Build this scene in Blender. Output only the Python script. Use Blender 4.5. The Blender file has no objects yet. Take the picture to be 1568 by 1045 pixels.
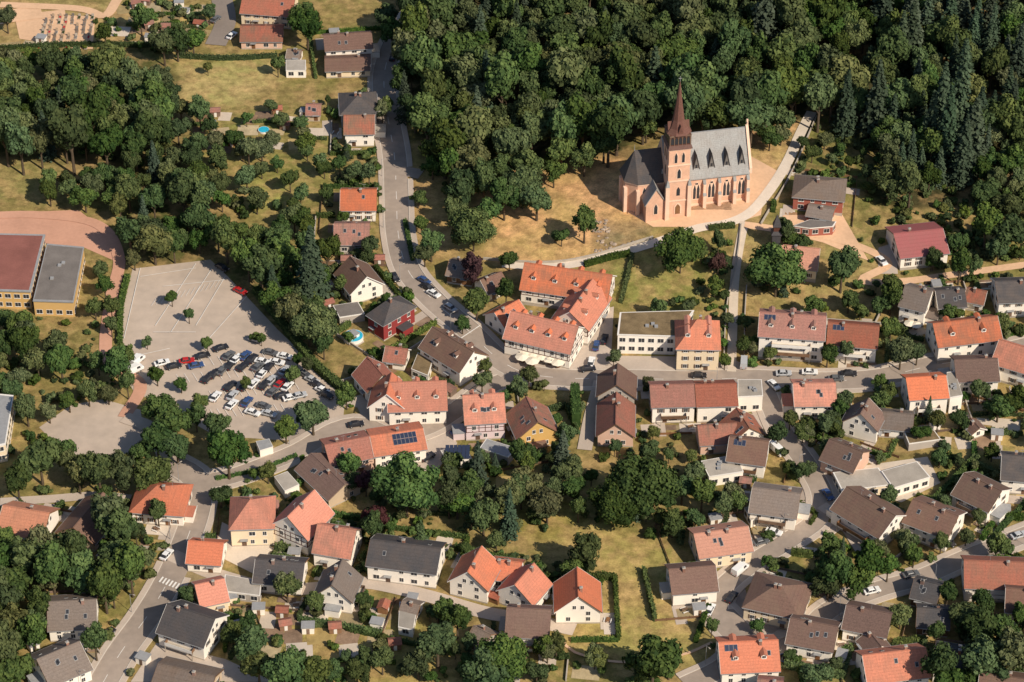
import bpy, math, random, re
import numpy as np
from mathutils import Vector, Matrix, noise as mnoise
random.seed(7); rng=np.random.default_rng(7)
PITCH=math.radians(38); D=800.0; K=145/800/784
CP,SP=math.cos(PITCH),math.sin(PITCH)
CX,CY,CZ=0.0,-D*CP,D*SP
scene=bpy.context.scene
COL=scene.collection
# ------------------------------------------------ terrain
def sst(a,b,x):
    t=np.clip((x-a)/(b-a),0,1); return t*t*(3-2*t)
def H(x,y):
    z=9*np.exp(-(((x-60)/40)**2+((y-66)/34)**2)/2)
    z=z+24*sst(50,330,y)*sst(-40,70,x)+5*sst(60,170,x)*sst(-120,40,y)
    return z
def G(u,v,dz=0.0):
    """survey point: bearing of the aerial picture intersected with the terrain (+dz)"""
    a=(u-784)*K; b=-(v-522.5)*K
    dx,dy,dzz=a,CP+b*SP,-SP+b*CP
    z=dz
    for i in range(12):
        t=(z-CZ)/dzz; x=CX+t*dx; y=CY+t*dy
        z=float(H(x,y))+dz
    return x,y,z
# ------------------------------------------------ materials
MATS={}
def base_mat(name,rough=.85,spec=.2,metal=0):
    m=bpy.data.materials.new(name); m.use_nodes=True
    b=m.node_tree.nodes['Principled BSDF']
    b.inputs['Roughness'].default_value=rough
    b.inputs['Specular IOR Level'].default_value=spec
    b.inputs['Metallic'].default_value=metal
    MATS[name]=m
    return m,m.node_tree,b
def N(nt,t,**kw):
    n=nt.nodes.new(t)
    for k,v in kw.items(): setattr(n,k,v)
    return n
def noise(nt,vec,scale,detail=3,rough=.55):
    n=N(nt,'ShaderNodeTexNoise'); n.inputs['Scale'].default_value=scale
    n.inputs['Detail'].default_value=detail; n.inputs['Roughness'].default_value=rough
    nt.links.new(vec,n.inputs['Vector']); return n.outputs['Fac']
def mrange(nt,val,a,b,c,d):
    n=N(nt,'ShaderNodeMapRange'); 
    for i,x in zip((1,2,3,4),(a,b,c,d)): n.inputs[i].default_value=x
    nt.links.new(val,n.inputs[0]); return n.outputs[0]
def mixc(nt,fac,A,B,blend='MIX'):
    n=N(nt,'ShaderNodeMix',data_type='RGBA',blend_type=blend)
    for sock,val in ((n.inputs[0],fac),(n.inputs[6],A),(n.inputs[7],B)):
        if isinstance(val,(int,float)): sock.default_value=val
        elif isinstance(val,tuple): sock.default_value=(*val[:3],1)
        else: nt.links.new(val,sock)
    return n.outputs[2]
def math_(nt,op,a,b):
    n=N(nt,'ShaderNodeMath',operation=op)
    for s,v in zip(n.inputs,(a,b)):
        if isinstance(v,(int,float)): s.default_value=v
        else: nt.links.new(v,s)
    return n.outputs[0]
def objvec(nt,scale=None):
    tc=N(nt,'ShaderNodeTexCoord').outputs['Object']
    if scale:
        mp=N(nt,'ShaderNodeMapping'); mp.inputs['Scale'].default_value=scale
        nt.links.new(tc,mp.inputs[0]); return mp.outputs[0]
    return tc
def valvar(nt,col,amt):
    oi=N(nt,'ShaderNodeObjectInfo').outputs['Random']
    hs=N(nt,'ShaderNodeHueSaturation')
    nt.links.new(mrange(nt,oi,0,1,1-amt,1+amt),hs.inputs['Value'])
    r2=math_(nt,'FRACT',math_(nt,'MULTIPLY',oi,7.31),0)
    nt.links.new(mrange(nt,r2,0,1,1-amt*1.2,1+amt*.3),hs.inputs['Saturation'])
    nt.links.new(col,hs.inputs['Color']); return hs.outputs[0]
def noisy(name,col,var=.2,s1=.15,s2=1.6,rough=.85,spec=.2,objrand=0,metal=0,streak=None,tint=None):
    m,nt,b=base_mat(name,rough,spec,metal)
    v=objvec(nt,streak) 
    f=math_(nt,'ADD',math_(nt,'MULTIPLY',noise(nt,v,s1),.65),math_(nt,'MULTIPLY',noise(nt,v,s2),.35))
    f=mrange(nt,f,.33,.67,0,1)
    lo=tuple(c*(1-var) for c in col); hi=tuple(min(c*(1+var),.9) for c in col)
    if tint: lo=tuple(c*(1-var) for c in tint)
    c=mixc(nt,f,lo,hi)
    if objrand: c=valvar(nt,c,objrand)
    nt.links.new(c,b.inputs['Base Color'])
    return m
def roofmat(name,col,var,moss):
    m,nt,b=base_mat(name,.8,.25)
    oi=N(nt,'ShaderNodeObjectInfo').outputs['Random']
    v=objvec(nt)
    big=mrange(nt,noise(nt,v,.28,4),.35,.68,0,1)
    fine=mrange(nt,noise(nt,v,2.6,2,.8),.3,.7,0,1)
    st=mrange(nt,noise(nt,objvec(nt,(2.2,.25,.25)),1.0,3),.4,.7,0,1)
    lo=tuple(c*(1-var) for c in col); hi=tuple(min(.85,c*(1+var)) for c in col)
    c=mixc(nt,fine,lo,hi)
    age=mrange(nt,math_(nt,'FRACT',math_(nt,'MULTIPLY',oi,17.3),0),0,1,.2,1.9)
    c=mixc(nt,math_(nt,'MULTIPLY',math_(nt,'MULTIPLY',big,moss),age),c,(.20,.13,.085))
    c=mixc(nt,math_(nt,'MULTIPLY',math_(nt,'MULTIPLY',st,moss*.7),age),c,(.13,.09,.07))
    sep=N(nt,'ShaderNodeSeparateXYZ'); nt.links.new(v,sep.inputs[0])
    w=math_(nt,'FRACT',math_(nt,'MULTIPLY',sep.outputs[2],2.2),0)
    w=mrange(nt,w,.0,.25,.82,1.0)
    c=mixc(nt,1.0,c,w,'MULTIPLY')
    c=valvar(nt,c,.16)
    nt.links.new(c,b.inputs['Base Color'])
roofmat('roof_O',(.56,.165,.08),.16,.3)
roofmat('roof_R',(.34,.115,.075),.25,.5)
roofmat('roof_B',(.165,.09,.068),.25,.4)
roofmat('roof_D',(.062,.060,.064),.2,.15)
roofmat('roof_G',(.19,.15,.125),.2,.4)
roofmat('roof_M',(.30,.05,.05),.1,.1)
roofmat('roof_P',(.50,.22,.14),.15,.35)
roofmat('roof_S',(.32,.32,.31),.18,.15)
roofmat('roof_T',(.15,.07,.055),.2,.1)
WALLC={'W':(.86,.79,.69),'C':(.78,.64,.45),'Y':(.62,.39,.14),'K':(.66,.43,.32),'X':(.26,.04,.038),
 'A':(.42,.37,.32),'T':(.52,.40,.28),'L':(.70,.56,.56),'N':(.16,.09,.05),'Q':(.36,.11,.075)}
for k,c in WALLC.items(): noisy('wall_'+k,c,.05,.3,3,.9,.1,.04)
noisy('sandstone',(.70,.42,.29),.13,.4,3,.9,.1)
noisy('sandstone_light',(.78,.54,.40),.1,.4,3,.9,.1)
noisy('frame',(.76,.72,.66),.05,1,5,.6,.3)
noisy('shutter',(.16,.08,.04),.2,1,5,.7,.2,.3)
noisy('beam',(.12,.05,.035),.2,1,5,.8,.1)
noisy('wood',(.20,.11,.06),.25,1,5,.8,.1,.3)
noisy('concrete',(.42,.37,.31),.15,.4,3,.9,.1)
noisy('chimney',(.28,.15,.11),.2,1,5,.9,.1,.2)
noisy('zinc',(.30,.30,.30),.15,1,5,.5,.4)
noisy('flatgravel',(.36,.32,.27),.18,.25,3,.95,.1,.15)
noisy('greenroof',(.20,.145,.08),.35,.3,2.5,.95,.1)
noisy('darkflat',(.18,.16,.145),.2,.2,2.5,.9,.1)
noisy('hallroof',(.25,.10,.08),.2,.15,2,.8,.2)
m,nt,b=base_mat('glass',.2,.4); b.inputs['Base Color'].default_value=(.04,.042,.048,1)
m,nt,b=base_mat('solar',.3,.4); b.inputs['Base Color'].default_value=(.03,.04,.075,1)
noisy('asphalt',(.37,.30,.245),.10,.05,.5,.95,.1,tint=(.29,.24,.20))
noisy('asphalt_dark',(.24,.20,.17),.13,.06,1.2,.95,.1)
noisy('parking',(.52,.42,.335),.08,.045,.35,.95,.1,tint=(.42,.345,.28))
noisy('pavement',(.48,.40,.33),.12,.1,2,.95,.1)
noisy('kerb',(.57,.51,.44),.1,.3,3,.9,.1)
noisy('sandpath',(.66,.43,.27),.14,.1,1,.95,.05)
noisy('pinkpath',(.56,.31,.215),.12,.1,1,.95,.05)
noisy('paving_light',(.58,.49,.39),.12,.15,2,.95,.1,.12)
noisy('soil',(.25,.155,.09),.3,.4,3,.95,.05,.2)
noisy('plot',(.38,.28,.12),.25,.4,3,.95,.05,.3)
noisy('paint',(.74,.71,.66),.12,.5,4,.8,.2)
noisy('bark',(.10,.075,.05),.3,2,8,.9,.1)
noisy('stone',(.38,.29,.21),.3,.6,3,.9,.1,.2)
noisy('cloth',(.78,.70,.56),.06,1,4,.9,.1)
noisy('poolwater',(.03,.42,.60),.1,.4,3,.1,.5)
noisy('tyre',(.02,.02,.02),.1,1,5,.8,.2)
noisy('hub',(.35,.35,.36),.1,1,5,.4,.5)
noisy('red_light',(.4,.02,.02),.1,1,5,.3,.5)
def leafmat(name,dark,mid,light,hv=.2):
    m,nt,b=base_mat(name,.85,.08)
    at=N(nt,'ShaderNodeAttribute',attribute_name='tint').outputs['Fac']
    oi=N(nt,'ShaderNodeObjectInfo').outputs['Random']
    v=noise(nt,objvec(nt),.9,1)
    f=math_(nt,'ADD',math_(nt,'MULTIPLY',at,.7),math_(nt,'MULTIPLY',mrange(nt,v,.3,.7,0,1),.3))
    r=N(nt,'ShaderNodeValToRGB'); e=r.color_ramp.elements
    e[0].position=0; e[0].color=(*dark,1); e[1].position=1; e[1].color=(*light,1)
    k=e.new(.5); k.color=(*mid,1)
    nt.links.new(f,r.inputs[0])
    hs=N(nt,'ShaderNodeHueSaturation')
    nt.links.new(mrange(nt,oi,0,1,.475,.53),hs.inputs['Hue'])
    r2=math_(nt,'FRACT',math_(nt,'MULTIPLY',oi,13.7),0)
    nt.links.new(mrange(nt,r2,0,1,1-hv*1.2,1+hv*1.7),hs.inputs['Value'])
    r3=math_(nt,'FRACT',math_(nt,'MULTIPLY',oi,31.7),0)
    nt.links.new(mrange(nt,r3,0,1,.8,1.12),hs.inputs['Saturation'])
    nt.links.new(r.outputs[0],hs.inputs['Color'])
    nt.links.new(hs.outputs[0],b.inputs['Base Color'])
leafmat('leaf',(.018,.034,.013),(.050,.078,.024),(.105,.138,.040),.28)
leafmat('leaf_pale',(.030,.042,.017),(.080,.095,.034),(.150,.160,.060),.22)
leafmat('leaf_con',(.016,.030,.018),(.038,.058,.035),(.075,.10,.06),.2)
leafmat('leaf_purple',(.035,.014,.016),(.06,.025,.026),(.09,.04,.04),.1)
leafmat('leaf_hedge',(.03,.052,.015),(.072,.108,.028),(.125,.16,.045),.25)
CARC={'white':(.78,.78,.76),'silver':(.45,.46,.47),'black':(.025,.025,.03),'blue':(.04,.08,.2),'red':(.45,.02,.02),'grey':(.12,.125,.13)}
for k,c in CARC.items():
    m,nt,b=base_mat('car_'+k,.3,.5); b.inputs['Base Color'].default_value=(*c,1)
# ------------------------------------------------ mesh builder
class MB:
    def __init__(s): s.v=[];s.f=[];s.m=[];s.M=None
    def add(s,vs,fs,mat):
        o=len(s.v)
        if s.M is not None: vs=[tuple(s.M@Vector(p)) for p in vs]
        s.v+=vs
        for f in fs: s.f.append(tuple(i+o for i in f)); s.m.append(mat)
    def frus(s,a,za,b_,zb,mat):
        x0,x1,y0,y1=a; X0,X1,Y0,Y1=b_
        s.add([(x0,y0,za),(x1,y0,za),(x1,y1,za),(x0,y1,za),(X0,Y0,zb),(X1,Y0,zb),(X1,Y1,zb),(X0,Y1,zb)],
          [(3,2,1,0),(4,5,6,7),(0,1,5,4),(1,2,6,5),(2,3,7,6),(3,0,4,7)],mat)
    def box(s,x0,x1,y0,y1,z0,z1,mat): s.frus((x0,x1,y0,y1),z0,(x0,x1,y0,y1),z1,mat)
    def prism(s,pts,axis,a,b,mat):
        n=len(pts)
        if axis=='x': A=[(a,p[0],p[1]) for p in pts];B=[(b,p[0],p[1]) for p in pts]
        elif axis=='y': A=[(p[0],a,p[1]) for p in pts];B=[(p[0],b,p[1]) for p in pts]
        else: A=[(p[0],p[1],a) for p in pts];B=[(p[0],p[1],b) for p in pts]
        s.add(A+B,[tuple(range(n))[::-1],tuple(range(n,2*n))]+[(i,(i+1)%n,(i+1)%n+n,i+n) for i in range(n)],mat)
    def cyl(s,p,q,r0,r1,mat,n=8):
        p=Vector(p);q=Vector(q);d=(q-p).normalized()
        t=d.orthogonal().normalized();u=d.cross(t)
        vs=[tuple(p+(t*math.cos(2*math.pi*i/n)+u*math.sin(2*math.pi*i/n))*r0) for i in range(n)]
        vs+=[tuple(q+(t*math.cos(2*math.pi*i/n)+u*math.sin(2*math.pi*i/n))*r1) for i in range(n)]
        s.add(vs,[tuple(range(n)),tuple(range(n,2*n))]+[(i,(i+1)%n,(i+1)%n+n,i+n) for i in range(n)],mat)
    def mesh(s,name):
        me=bpy.data.meshes.new(name); me.from_pydata(s.v,[],s.f)
        names=list(dict.fromkeys(s.m))
        for k in names: me.materials.append(MATS[k])
        ix={k:i for i,k in enumerate(names)}
        me.polygons.foreach_set('material_index',[ix[k] for k in s.m]); me.update()
        return me
    def obj(s,name,parent=None):
        if not s.v: return None
        o=bpy.data.objects.new(name,s.mesh(name)); COL.objects.link(o)
        if parent: o.parent=parent
        return o
def empty(name,loc,ang=0):
    e=bpy.data.objects.new(name,None); e.empty_display_size=.5; COL.objects.link(e)
    e.location=loc; e.rotation_euler=(0,0,ang); return e
# ------------------------------------------------ occupancy
OR,ON=-300,600
occ=np.zeros((ON,ON),bool); occb=np.zeros((ON,ON),bool)
gx,gy=np.meshgrid(np.arange(ON)+OR+.5,np.arange(ON)+OR+.5,indexing='ij')
def inpoly(px,py,poly):
    r=np.zeros(px.shape,bool); n=len(poly); j=n-1
    for i in range(n):
        xi,yi=poly[i][:2]; xj,yj=poly[j][:2]
        c=((yi>py)!=(yj>py))
        with np.errstate(divide='ignore',invalid='ignore'):
            r^= c&(px<(xj-xi)*(py-yi)/((yj-yi) if yj!=yi else 1e-9)+xi)
        j=i
    return r
def inp1(u,v,poly):
    r=False; n=len(poly); j=n-1
    for i in range(n):
        xi,yi=poly[i][:2]; xj,yj=poly[j][:2]
        if (yi>v)!=(yj>v) and u<(xj-xi)*(v-yi)/(yj-yi)+xi: r=not r
        j=i
    return r
def stamp(poly,arr): 
    x0=max(0,int(min(p[0] for p in poly)-OR)-1);x1=min(ON,int(max(p[0] for p in poly)-OR)+2)
    y0=max(0,int(min(p[1] for p in poly)-OR)-1);y1=min(ON,int(max(p[1] for p in poly)-OR)+2)
    arr[x0:x1,y0:y1]|=inpoly(gx[x0:x1,y0:y1],gy[x0:x1,y0:y1],poly)
def isocc(x,y,arr=None):
    arr=occ if arr is None else arr
    i=int(x-OR);j=int(y-OR)
    return not(0<=i<ON and 0<=j<ON) or arr[i,j]
def rect(cx,cy,hl,hw,ang):
    c,s=math.cos(ang),math.sin(ang)
    return [(cx+a*c-b*s,cy+a*s+b*c) for a,b in((-hl,-hw),(hl,-hw),(hl,hw),(-hl,hw))]
# ------------------------------------------------ roads
ROADS=[
('street',[(672,-30),(655,0),(625,35),(600,75),(588,120),(594,180),(604,240),(607,300),(610,360),(625,415),(665,462),(715,505),(760,548),(805,572),(870,580),(950,580),(1050,582),(1150,580),(1250,584),(1340,580),(1420,562),(1500,548),(1600,525)],7.2,'asphalt',1),
('street',[(800,575),(750,592),(700,628),(655,655),(600,668),(555,652),(515,658),(455,692),(380,722),(335,735),(300,738)],6.0,'asphalt',1),
('street',[(255,706),(300,735),(302,775),(285,830),(258,890),(225,945),(185,1000),(150,1060)],7.2,'asphalt',1),
('street',[(262,850),(330,880),(420,902),(500,900),(560,893),(650,912),(740,938),(800,948),(880,965)],4.4,'pavement',0),
('street',[(1165,580),(1180,620),(1200,665),(1230,705),(1258,755),(1252,795),(1205,830),(1150,865),(1105,905),(1100,945),(1130,985),(1110,1020),(1050,1050)],5.6,'asphalt',1),
('street',[(1105,935),(1160,985),(1215,985),(1270,935),(1340,905),(1410,885),(1480,855),(1600,808)],5.4,'asphalt',1),
('lane',[(770,405),(830,410),(890,403),(950,388),(1010,370),(1070,350),(1115,342),(1150,325),(1180,290),(1205,250),(1228,200),(1243,172)],3.2,'paving_light',0),
('lane',[(1140,340),(1132,380),(1125,430),(1122,500),(1120,570)],2.6,'paving_light',0),
('lane',[(1140,345),(1190,352),(1250,360),(1320,380),(1360,405),(1320,430),(1380,432),(1470,420),(1580,405)],2.8,'sandpath',0),
('lane',[(615,262),(645,268)],5,'asphalt',0),
('lane',[(190,640),(215,590),(170,560),(162,520),(172,450),(182,395),(150,345),(60,330),(-40,332)],3.6,'pinkpath',0),
('lane',[(100,20),(20,30),(-30,40)],4,'sandpath',0),
('lane',[(0,8),(120,14),(160,25),(180,0)],3.5,'sandpath',0),
('lane',[(340,0),(345,35),(330,70)],7,'asphalt_dark',0),
('lane',[(0,770),(80,765),(150,760),(200,765)],3.2,'pavement',0),
('lane',[(1258,775),(1290,800),(1320,845)],3.5,'pavement',0),
('lane',[(255,706),(235,660),(190,640)],4.5,'parking',0),
('lane',[(920,585),(905,640),(895,690)],4,'pavement',0),
('lane',[(860,980),(880,1000),(950,1015),(1040,1005),(1090,985)],.8,'sandpath',0),
]
def catmull(P,step=2.0):
    P=[np.array(p[:2]) for p in P]; P=[2*P[0]-P[1]]+P+[2*P[-1]-P[-2]]
    out=[]
    for i in range(1,len(P)-2):
        p0,p1,p2,p3=P[i-1:i+3]; n=max(1,int(np.linalg.norm(p2-p1)/step))
        for k in range(n):
            t=k/n
            out.append(.5*((2*p1)+(-p0+p2)*t+(2*p0-5*p1+4*p2-p3)*t*t+(-p0+3*p1-3*p2+p3)*t**3))
    out.append(P[-2]); return np.array(out)
def normals(C):
    T=np.gradient(C,axis=0); T/=np.linalg.norm(T,axis=1)[:,None]+1e-9
    return np.stack([-T[:,1],T[:,0]],1)
def ribbon(mb,C,Nn,o0,o1,lift,mat,nseg=2,skip=None):
    offs=np.linspace(o0,o1,nseg+1); base=len(mb.v)
    for c,n in zip(C,Nn):
        for o in offs:
            p=c+n*o; mb.v.append((p[0],p[1],float(H(p[0],p[1]))+lift))
    k=nseg+1
    for i in range(len(C)-1):
        if skip is not None and skip[i]: continue
        for j in range(nseg):
            mb.f.append((base+i*k+j,base+(i+1)*k+j,base+(i+1)*k+j+1,base+i*k+j+1)); mb.m.append(mat)
RC=[]
for nm,px,w,mt,pv in ROADS:
    C=catmull([G(*p) for p in px]); RC.append((C,w))
    for c in C:
        occ|=(gx-c[0])**2+(gy-c[1])**2 < (w/2+1.0)**2
def near_other(p,idx,extra=.4):
    for j,(C,w) in enumerate(RC):
        if j==idx: continue
        if np.min(np.sum((C-p)**2,1))<(w/2+extra)**2: return True
    return False
for i,(nm,px,w,mt,pv) in enumerate(ROADS):
    C,_=RC[i]; Nn=normals(C); mb=MB()
    ribbon(mb,C,Nn,-w/2,w/2,.13+.008*i,mt,4)
    mb.obj(nm+'_road')
    if pv:
        for sd in(-1,1):
            mb=MB()
            sk=[near_other(C[k]+Nn[k]*sd*(w/2+.8),i) for k in range(len(C))]
            a,b=sd*(w/2+.003),sd*(w/2+.2); c=sd*(w/2+1.7)
            top=.28+.002*i
            ribbon(mb,C,Nn,a,b,top,'kerb',1,sk)
            ribbon(mb,C,Nn,b,c,top,'pavement',1,sk)
            base=len(mb.v)
            for cc,n in zip(C,Nn):
                for o,l in((a,.10),(a,top),(c,.0),(c,top)):
                    p=cc+n*o; mb.v.append((p[0],p[1],float(H(p[0],p[1]))+l))
            for k in range(len(C)-1):
                if sk[k]: continue
                for q in(0,2): mb.f.append((base+k*4+q,base+k*4+4+q,base+k*4+5+q,base+k*4+1+q)); mb.m.append('kerb')
            mb.obj('pavement')
mb=MB()
for ri in (0,2):
    C,w=RC[ri];Nn=normals(C)
    sk=[(k%5)>=2 or near_other(C[k],ri) for k in range(len(C))]
    ribbon(mb,C,Nn,-.07,.07,.13+.008*ri+.02,'paint',1,sk)
def pxline(mb,a,b,w,lift,mat='paint'):
    C=catmull([G(*a),G(*b)],2.5); ribbon(mb,C,normals(C),-w/2,w/2,lift,mat,1)
for a,b in [((215,412),(190,520)),((300,405),(238,500)),((325,412),(262,510)),((345,425),(300,500)),((378,455),(320,520)),((215,425),(300,412)),((250,440),(345,430)),((235,510),(300,510)),((215,545),(260,535))]:
    pxline(mb,a,b,.18,.33)
for r0,r1 in [((240,556),(400,540)),((270,575),(420,560)),((320,600),(450,585)),((300,630),(430,620))]:
    for k in range(13):
        t=k/12; u=r0[0]+(r1[0]-r0[0])*t; v=r0[1]+(r1[1]-r0[1])*t
        pxline(mb,(u,v),(u+8,v+13),.12,.33)
for k in range(14):
    pxline(mb,(232+k*7.5,470-k*2.2),(239+k*7.5,459-k*2.2),.12,.33)
for k in range(6): pxline(mb,(244+k*5,893+k*2.0),(250+k*5,885+k*2.0),.5,.33)
pxline(mb,(705,520),(735,500),.35,.33)
mb.obj('road_markings')
import bmesh
GRID=2.5
def drape(name,pts,lift,mat,stampit=True):
    bm=bmesh.new(); vs=[bm.verts.new((p[0],p[1],0)) for p in pts]; bm.faces.new(vs)
    bmesh.ops.triangulate(bm,faces=bm.faces[:])
    for ax in(0,1):
        lo=min(p[ax] for p in pts);hi=max(p[ax] for p in pts)
        g=math.ceil(lo/GRID)*GRID
        while g<hi:
            co=[0,0,0];co[ax]=g;no=[0,0,0];no[ax]=1
            bmesh.ops.bisect_plane(bm,geom=bm.verts[:]+bm.edges[:]+bm.faces[:],dist=1e-4,plane_co=co,plane_no=no)
            g+=GRID
    for v in bm.verts: v.co.z=float(H(v.co.x,v.co.y))+lift
    me=bpy.data.meshes.new(name); bm.to_mesh(me); bm.free(); me.materials.append(MATS[mat])
    o=bpy.data.objects.new(name,me); COL.objects.link(o)
    if stampit: stamp(pts,occ)
    return o
PATCH=[('parking_lot',[(203,412),(322,398),(350,425),(425,505),(470,548),(530,600),(525,645),(440,675),(330,668),(255,625),(205,600),(182,560),(182,500)],'parking'),
('plaza',[(-40,328),(120,322),(150,345),(190,395),(180,402),(130,380),(-40,360)],'pinkpath'),
('plaza',[(60,655),(110,620),(160,612),(215,628),(225,690),(200,700),(110,705)],'parking'),
('yard',[(895,480),(940,470),(935,560),(905,575),(870,572)],'pavement'),
('yard',[(925,545),(1115,548),(1150,562),(1350,565),(1350,580),(925,582)],'pavement'),
('church_terrace',[(960,325),(1000,348),(1100,350),(1165,330),(1170,300),(1150,290),(1140,320),(1010,335),(970,310)],'sandpath'),
('yard',[(770,545),(870,570),(860,590),(800,582),(760,560)],'paving_light'),
('yard',[(620,600),(700,610),(690,650),(640,665),(560,650),(545,620)],'pavement'),
('yard',[(1150,240),(1190,262),(1165,318),(1140,300)],'sandpath'),
('yard',[(430,655),(520,640),(560,650),(500,670),(455,695)],'asphalt'),
('yard',[(630,690),(690,655),(700,680),(670,720),(610,740),(560,745)],'pavement'),
('yard',[(340,800),(420,840),(390,880),(330,850)],'paving_light'),
('yard',[(1070,880),(1130,870),(1150,930),(1200,960),(1150,990),(1095,960)],'asphalt'),
('yard',[(1165,740),(1260,750),(1250,800),(1200,820),(1180,800)],'asphalt'),
('yard',[(1135,600),(1180,600),(1190,640),(1165,660)],'pavement'),
('yard',[(1200,330),(1290,330),(1330,400),(1260,372),(1180,352)],'sandpath'),
('yard',[(20,15),(60,5),(70,40),(60,65),(30,60)],'sandpath'),
('yard',[(1275,720),(1420,700),(1440,740),(1380,770),(1290,740)],'paving_light'),
('yard',[(1345,380),(1370,372),(1375,420),(1345,420)],'pavement'),
('yard',[(240,985),(345,1010),(420,1045),(200,1045)],'pavement'),
('cemetery_ground',[(66,22),(146,26),(142,76),(60,72)],'sandpath'),
]
for i,(nm,px,mt) in enumerate(PATCH):
    drape(nm,[G(*p)[:2] for p in px],.05+.004*i,mt)
# ------------------------------------------------ houses
def window(mb,face,a,z,w,h,off,shut=True,frame='frame'):
    ax,sg,d=face
    def bx(a0,a1,z0,z1,p0,p1,mt):
        lo,hi=sorted((sg*(d+p0),sg*(d+p1)))
        if ax=='y': mb.box(a0,a1,lo,hi,z0,z1,mt)
        else: mb.box(lo,hi,a0,a1,z0,z1,mt)
    bx(a-w/2-.1,a+w/2+.1,z-.1,z+h+.1,-.05,.05,frame)
    bx(a-w/2,a-.04,z,z+h,-.04,.075,'glass')
    bx(a+.04,a+w/2,z,z+h,-.04,.075,'glass')
    bx(a-w/2-.15,a+w/2+.15,z-.18,z-.102,-.05,.12,'frame')
    if shut:
        bx(a-w/2-.5,a-w/2-.12,z-.05,z+h+.05,-.04,.065,'shutter'); bx(a+w/2+.12,a+w/2+.5,z-.05,z+h+.05,-.04,.065,'shutter')
def timber(mb,face,half,z0,z1):
    ax,sg,d=face
    def bm_(a0,a1,za,zb):
        lo,hi=sorted((sg*(d-.05),sg*(d+.035)))
        if ax=='y': mb.box(a0,a1,lo,hi,za,zb,'beam')
        else: mb.box(lo,hi,a0,a1,za,zb,'beam')
    z=z0
    while z<=z1+.01: bm_(-half,half,z-.1,z+.1); z+=1.4
    a=-half
    while a<half: bm_(a,a+.18,z0+.1,z1-.1); a+=1.7
HL=[]
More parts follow.
